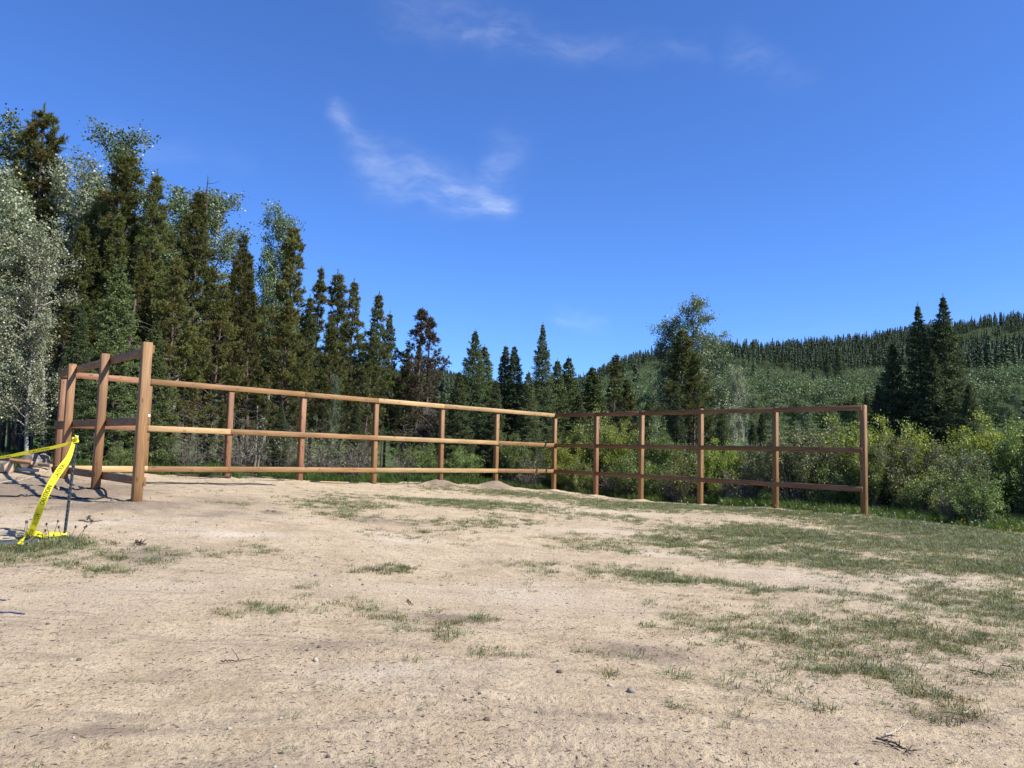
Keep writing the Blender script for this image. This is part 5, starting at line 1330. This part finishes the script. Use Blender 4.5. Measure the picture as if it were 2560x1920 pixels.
asp = keep & ~con & (rg.uniform(size=len(x)) < np.where(u < 1480, .35, .9))
con &= r > 170
asp &= r > 125
def wood(name, label, cat, protos, sel, h0, h1, wmul):
    n = sel.sum(); s = rg.uniform(h0, h1, n) * (0.8 + .5 * fbm(x[sel] / 40, y[sel] / 40, 2, 73)); w = s * wmul * rg.uniform(.8, 1.2, n)
    scatter(name, label, cat, protos, np.stack([x[sel], y[sel], z[sel] - .2], -1), np.stack([rg.normal(0, .03, n), rg.normal(0, .03, n), rg.uniform(0, 6.28, n)], -1), np.stack([w, w, s], -1), rg.integers(0, len(protos), n))
wood('conifer_wood', 'dense dark conifer forest covering the upper hillside', 'forest', fc, con, 10, 15.5, .95)
wood('aspen_wood', 'pale green aspen woods on the lower hillside', 'forest', fa, asp, 6.5, 10, 1.15)
pm_ = pole_ac.mesh('far_stem', M['aspen_bark'])
wood('aspen_stems', 'pale thin stems of the aspen woods on the slope', 'forest', [pm_], asp, 6.0, 9.0, .9)

# grass tufts
def tuft(seed, n, h, spread, w, curl=.5):
    rg = np.random.default_rng(seed); ac = Acc()
    a = rg.uniform(0, 2 * pi, n); r0 = spread * np.sqrt(rg.uniform(0, 1, n)) * .5; L = h * rg.uniform(.45, 1.1, n)
    b = np.stack([np.cos(a) * r0, np.sin(a) * r0, np.full(n, -.006)], -1)
    az = a + rg.normal(0, .9, n); out = np.stack([np.cos(az), np.sin(az), np.zeros(n)], -1); sd = np.stack([-np.sin(az), np.cos(az), np.zeros(n)], -1) * (w * rg.uniform(.6, 1.2, n) / 2)[:, None]
    k1 = rg.uniform(.05, curl, n)[:, None]; k2 = rg.uniform(.3, curl * 2.2, n)[:, None]; L = L[:, None]; up = np.array([0, 0, 1.0])
    m1 = b + up * L * .5 + out * L * .5 * k1; tip = m1 + up * L * .5 * (1 - .55 * k2) + out * L * .5 * k2
    v = np.stack([b - sd, b + sd, m1 + sd * .8, m1 - sd * .8, tip], 1).reshape(-1, 3); i = np.arange(n)[:, None] * 5; t = np.clip(rg.normal(.45, .22, n), 0, 1)
    ac.add(v, np.concatenate([i + np.array([[0, 1, 2]]), i + np.array([[0, 2, 3]]), i + np.array([[3, 2, 4]])]), np.concatenate([t, t, t])); return ac
M['grass'] = leaf_mat('grass_blades', [(0, (.25, .23, .125)), (.3, (.170, .195, .090)), (.7, (.205, .235, .115)), (1, (.32, .34, .19))], .3, .5, .3, .25)
M['dry_grass'] = leaf_mat('dry_grass_blades', [(0, (.20, .15, .075)), (.5, (.17, .155, .060)), (1, (.36, .31, .17))], .25, .6, .2, .25)
M['lush'] = leaf_mat('lush_grass_blades', [(0, (.05, .09, .018)), (.5, (.080, .145, .025)), (1, (.16, .23, .05))], .4, .45, .35, .2)
short = [tuft(i, 24, .060, .13, .0055, .9).mesh('tuft', M['grass']) for i in range(4)]
dry = [tuft(10 + i, 22, .05, .14, .005, 1.2).mesh('dry_tuft', M['dry_grass']) for i in range(3)]
lush = [tuft(20 + i, 30, .38, .22, .010, .45).mesh('lush_tuft', M['lush']) for i in range(4)]
rg = np.random.default_rng(31)
n = 1000000; a = rg.uniform(radians(-39), radians(39), n); r = np.exp(rg.uniform(np.log(3.0), np.log(34), n))
x, y = r * np.sin(a), r * np.cos(a)
inside = outside(x, y) < .3
G = GRASS(x, y)
nn = fbm(x * 1.1, y * 1.1, 3, 80); n2 = fbm(x * 4.2, y * 4.2, 3, 81)
dens = np.clip(G * 1.15 + (nn - .5) * .9 * np.clip(G + .12, 0, .7) - .12, 0, 1) * smooth(.33, .54, n2 + G * .24) + .012 * (nn > .5)
# candidates are denser close to the camera than far off; even that out per square metre
per_m2 = n / (np.log(34 / 3.0) * radians(78)) / r ** 2
want = 360.0 * np.clip(1.2 - r / 60, .5, 1)
pick = (rg.uniform(size=n) < dens * want / per_m2) & inside
x, y, r = x[pick], y[pick], r[pick]; m = len(x); ol = OLIVE(x, y); Gp = G[pick]
isdry = rg.uniform(size=m) < .26 + .45 * ol
z = height(x, y); s = rg.uniform(.5, 1.25, m) * (.62 + .55 * Gp) * (1 + .012 * r)
for sel, nm, lab, pr in ((~isdry, 'short_grass', 'sparse short green grass growing in patches on the dirt', short), (isdry, 'dry_grass', 'dry straw-coloured grass trampled into the dirt', dry)):
    k_ = sel.sum(); scatter(nm, lab, 'grass', pr, np.stack([x[sel], y[sel], z[sel]], -1), np.stack([rg.normal(0, .15, k_), rg.normal(0, .15, k_), rg.uniform(0, 6.28, k_)], -1), np.stack([s[sel] * 1.15, s[sel] * 1.15, s[sel]], -1), rg.integers(0, len(pr), k_))
# lush grass behind the fence, under the trees' edge and by the stake
n = 60000; a = rg.uniform(radians(-40), radians(40), n); r = np.sqrt(rg.uniform(8 ** 2, 44 ** 2, n)); x, y = r * np.sin(a), r * np.cos(a)
o_ = outside(x, y); u, v, dpt = project(np.stack([x, y, height0(x, y)], -1))
dn = smooth(.15, .9, o_) * np.clip(1.15 - o_ / 14, .25, 1) * smooth(.34, .5, fbm(x * .5, y * .5, 3, 90))
dn = np.maximum(dn, np.where((u > 1950) & (o_ > -1.2 - (u - 1950) / 500), .8 * smooth(.3, .5, fbm(x, y, 2, 91)), 0))
dn = np.maximum(dn, np.clip(Patches([(110, 1362, 120, 10, .30)])(x, y), 0, 1))
pick = rg.uniform(size=n) < dn; x, y, o_ = x[pick], y[pick], o_[pick]; m = len(x)
s = rg.uniform(.5, 1.15, m) * np.where(o_ < .6, .45, 1.0) * np.clip(.55 + o_ * .25, .4, 1.0)
scatter('meadow_grass', 'lush green grass along the outside of the fence', 'grass', lush, np.stack([x, y, height(x, y)], -1), np.stack([rg.normal(0, .1, m), rg.normal(0, .1, m), rg.uniform(0, 6.28, m)], -1), np.stack([s, s, s], -1), rg.integers(0, 4, m))
# dandelions in the right-hand meadow and dry seed stalks by the stake
def dandelion(seed, white):
    ac = Acc(); rgd = np.random.default_rng(seed); ac.tube(np.array([[0, 0, 0], [.01, 0, .12], [.02, .01, .24]]), [.003, .003, .002], 3, .3, False)
    st = ac.mesh('stalk', M['lush'])
    hd = Acc(); nd = unit(rgd.normal(size=(40, 3)) + np.array([0, 0, .2 if white else 1.2])); c = np.array([.02, .01, .25]); sd = unit(np.cross(nd, rgd.normal(size=(40, 3)))) * .008
    hd.add(np.stack([c + nd * .004 - sd, c + nd * .004 + sd, c + nd * .026], 1).reshape(-1, 3), np.arange(120).reshape(-1, 3)); hm = hd.mesh('head', M['flower_white' if white else 'flower_yellow'])
    return st, hm
M['flower_white'] = simple_mat('dandelion_down', (.75, .75, .72), .9, .05, 5, 0); M['flower_yellow'] = simple_mat('dandelion_petals', (.80, .62, .03), .7, .1, 5, 0)
df = [dandelion(1, True), dandelion(2, False)]
fx = np.array([gpt(uu, vv) for uu, vv in zip(rg.uniform(1750, 2556, 90), rg.uniform(0, 1, 90) ** 1.5 * 55 + np.linspace(0, 1, 90) * 0)] ) if False else None
uu = rg.uniform(1700, 2556, 110); base_v = np.interp(uu, [1700, 2160, 2560], [1258, 1292, 1322]); P = np.array([gpt(a_, b_) for a_, b_ in zip(uu, base_v + rg.uniform(-6, 26, 110))]); pk = rg.integers(0, 2, 110)
for q, nm in ((0, 'dandelion_stalks'), (1, 'dandelion_heads')):
    scatter(nm, ['green dandelion stalks in the meadow at right', 'white and yellow dandelion heads in the meadow at right'][q], 'flowers', [df[0][q], df[1][q]], P, np.stack([rg.normal(0, .1, 110) * 0, np.zeros(110), np.linspace(0, 6, 110)], -1), np.repeat(np.full((110, 1), .75), 3, 1), pk)
# dandelion seed stalks standing round the upright stake
for i, (u, v, h_) in enumerate([(57, 1348, 42), (67, 1345, 40), (124, 1352, 40), (131, 1350, 46), (155, 1350, 30), (173, 1352, 34), (190, 1352, 36), (203, 1350, 30), (110, 1354, 26), (85, 1350, 24)]):
    b = gpt(u, v, -.02); dep = (b - EYE) @ FWD; hh = h_ * dep / FPX; dx = rg.normal(0, .05, 2); e = empty('weed_stalk', tuple(b))
    ac = Acc(); P = np.array([[0, 0, 0], [dx[0] * .4, dx[1] * .4, hh * .5], [dx[0], dx[1], hh]]); ac.tube(P, [.005, .004, .003], 5); obj('stalk', ac.mesh('stalk', M['shrub_bark'], True), e)
    ac = Acc(); ac.tube(np.array([P[2] - np.array([0, 0, .012]), P[2], P[2] + np.array([0, 0, .014]), P[2] + np.array([0, 0, .026])]), [.004, .013, .012, .003], 7); obj('seed_head', ac.mesh('seed_head', M['twig_dark'], True), e)
    tag(e, 'thin dry weed stalk with dark seed head near the upright stake', 'weed', 'dry weed stalks around the stake')

# bits of bark, straw and twig on the dirt, and gravel
def chip(seed, L, w, mat):
    rgc = np.random.default_rng(seed); ac = Acc(); ac.tube(np.array([[-L / 2, 0, .002], [0, rgc.normal(0, .12) * L, .006], [L / 2, rgc.normal(0, .1) * L, .003]]), [w * .5, w, w * .4], 4, rgc.uniform(0, 1), True); return ac.mesh('chip', M[mat])
chips = [chip(i, .07, .0035, 'twig_dark') for i in range(3)] + [chip(5, .05, .006, 'soil_clod'), chip(6, .10, .003, 'twig_pale'), chip(7, .06, .004, 'twig_pale')]
n = 42000; a = rg.uniform(radians(-38), radians(38), n); r = np.exp(rg.uniform(np.log(3.2), np.log(26), n)); x, y = r * np.sin(a), r * np.cos(a)
ok = (outside(x, y) < -.2) & (rg.uniform(size=n) < .25 + 1.1 * np.clip(fbm(x * .9, y * .9, 3, 95) - .4, 0, 1) * 2); x, y, r = x[ok], y[ok], r[ok]; m = len(x); s = np.clip(np.exp(rg.normal(0, .55, m)), .25, 2.2) * .29
scatter('ground_litter', 'bits of bark, straw and twig strewn over the dirt', 'litter', chips, np.stack([x, y, height(x, y)], -1), np.stack([rg.normal(0, .15, m), rg.normal(0, .15, m), rg.uniform(0, 6.28, m)], -1), np.stack([s, s, s], -1), rg.choice(6, m, p=[.2, .2, .2, .2, .1, .1]))
def pebble(seed, mat):
    me = rock_mesh(seed, mat); return me
peb = [rocks[0], rocks[1], rocks[2], rocks[3]]
n = 14000; a = rg.uniform(radians(-38), radians(38), n); r = np.exp(rg.uniform(np.log(3.2), np.log(24), n)); x, y = r * np.sin(a), r * np.cos(a)
ok = (outside(x, y) < -.2) & (rg.uniform(size=n) < .22 + .9 * PALE(x, y) + .7 * DARKSOIL(x, y)); x, y, r = x[ok], y[ok], r[ok]; m = len(x); s = np.exp(rg.normal(np.log(.0042), .5, m)) * (1 + r * .03)
scatter('gravel', 'small stones and grit scattered over the dirt', 'gravel', peb, np.stack([x, y, height(x, y) + s * .15], -1), np.stack([rg.normal(0, .3, m), rg.normal(0, .3, m), rg.uniform(0, 6.28, m)], -1), np.stack([s, s, s], -1), rg.choice(4, m, p=[.25, .35, .25, .15]))
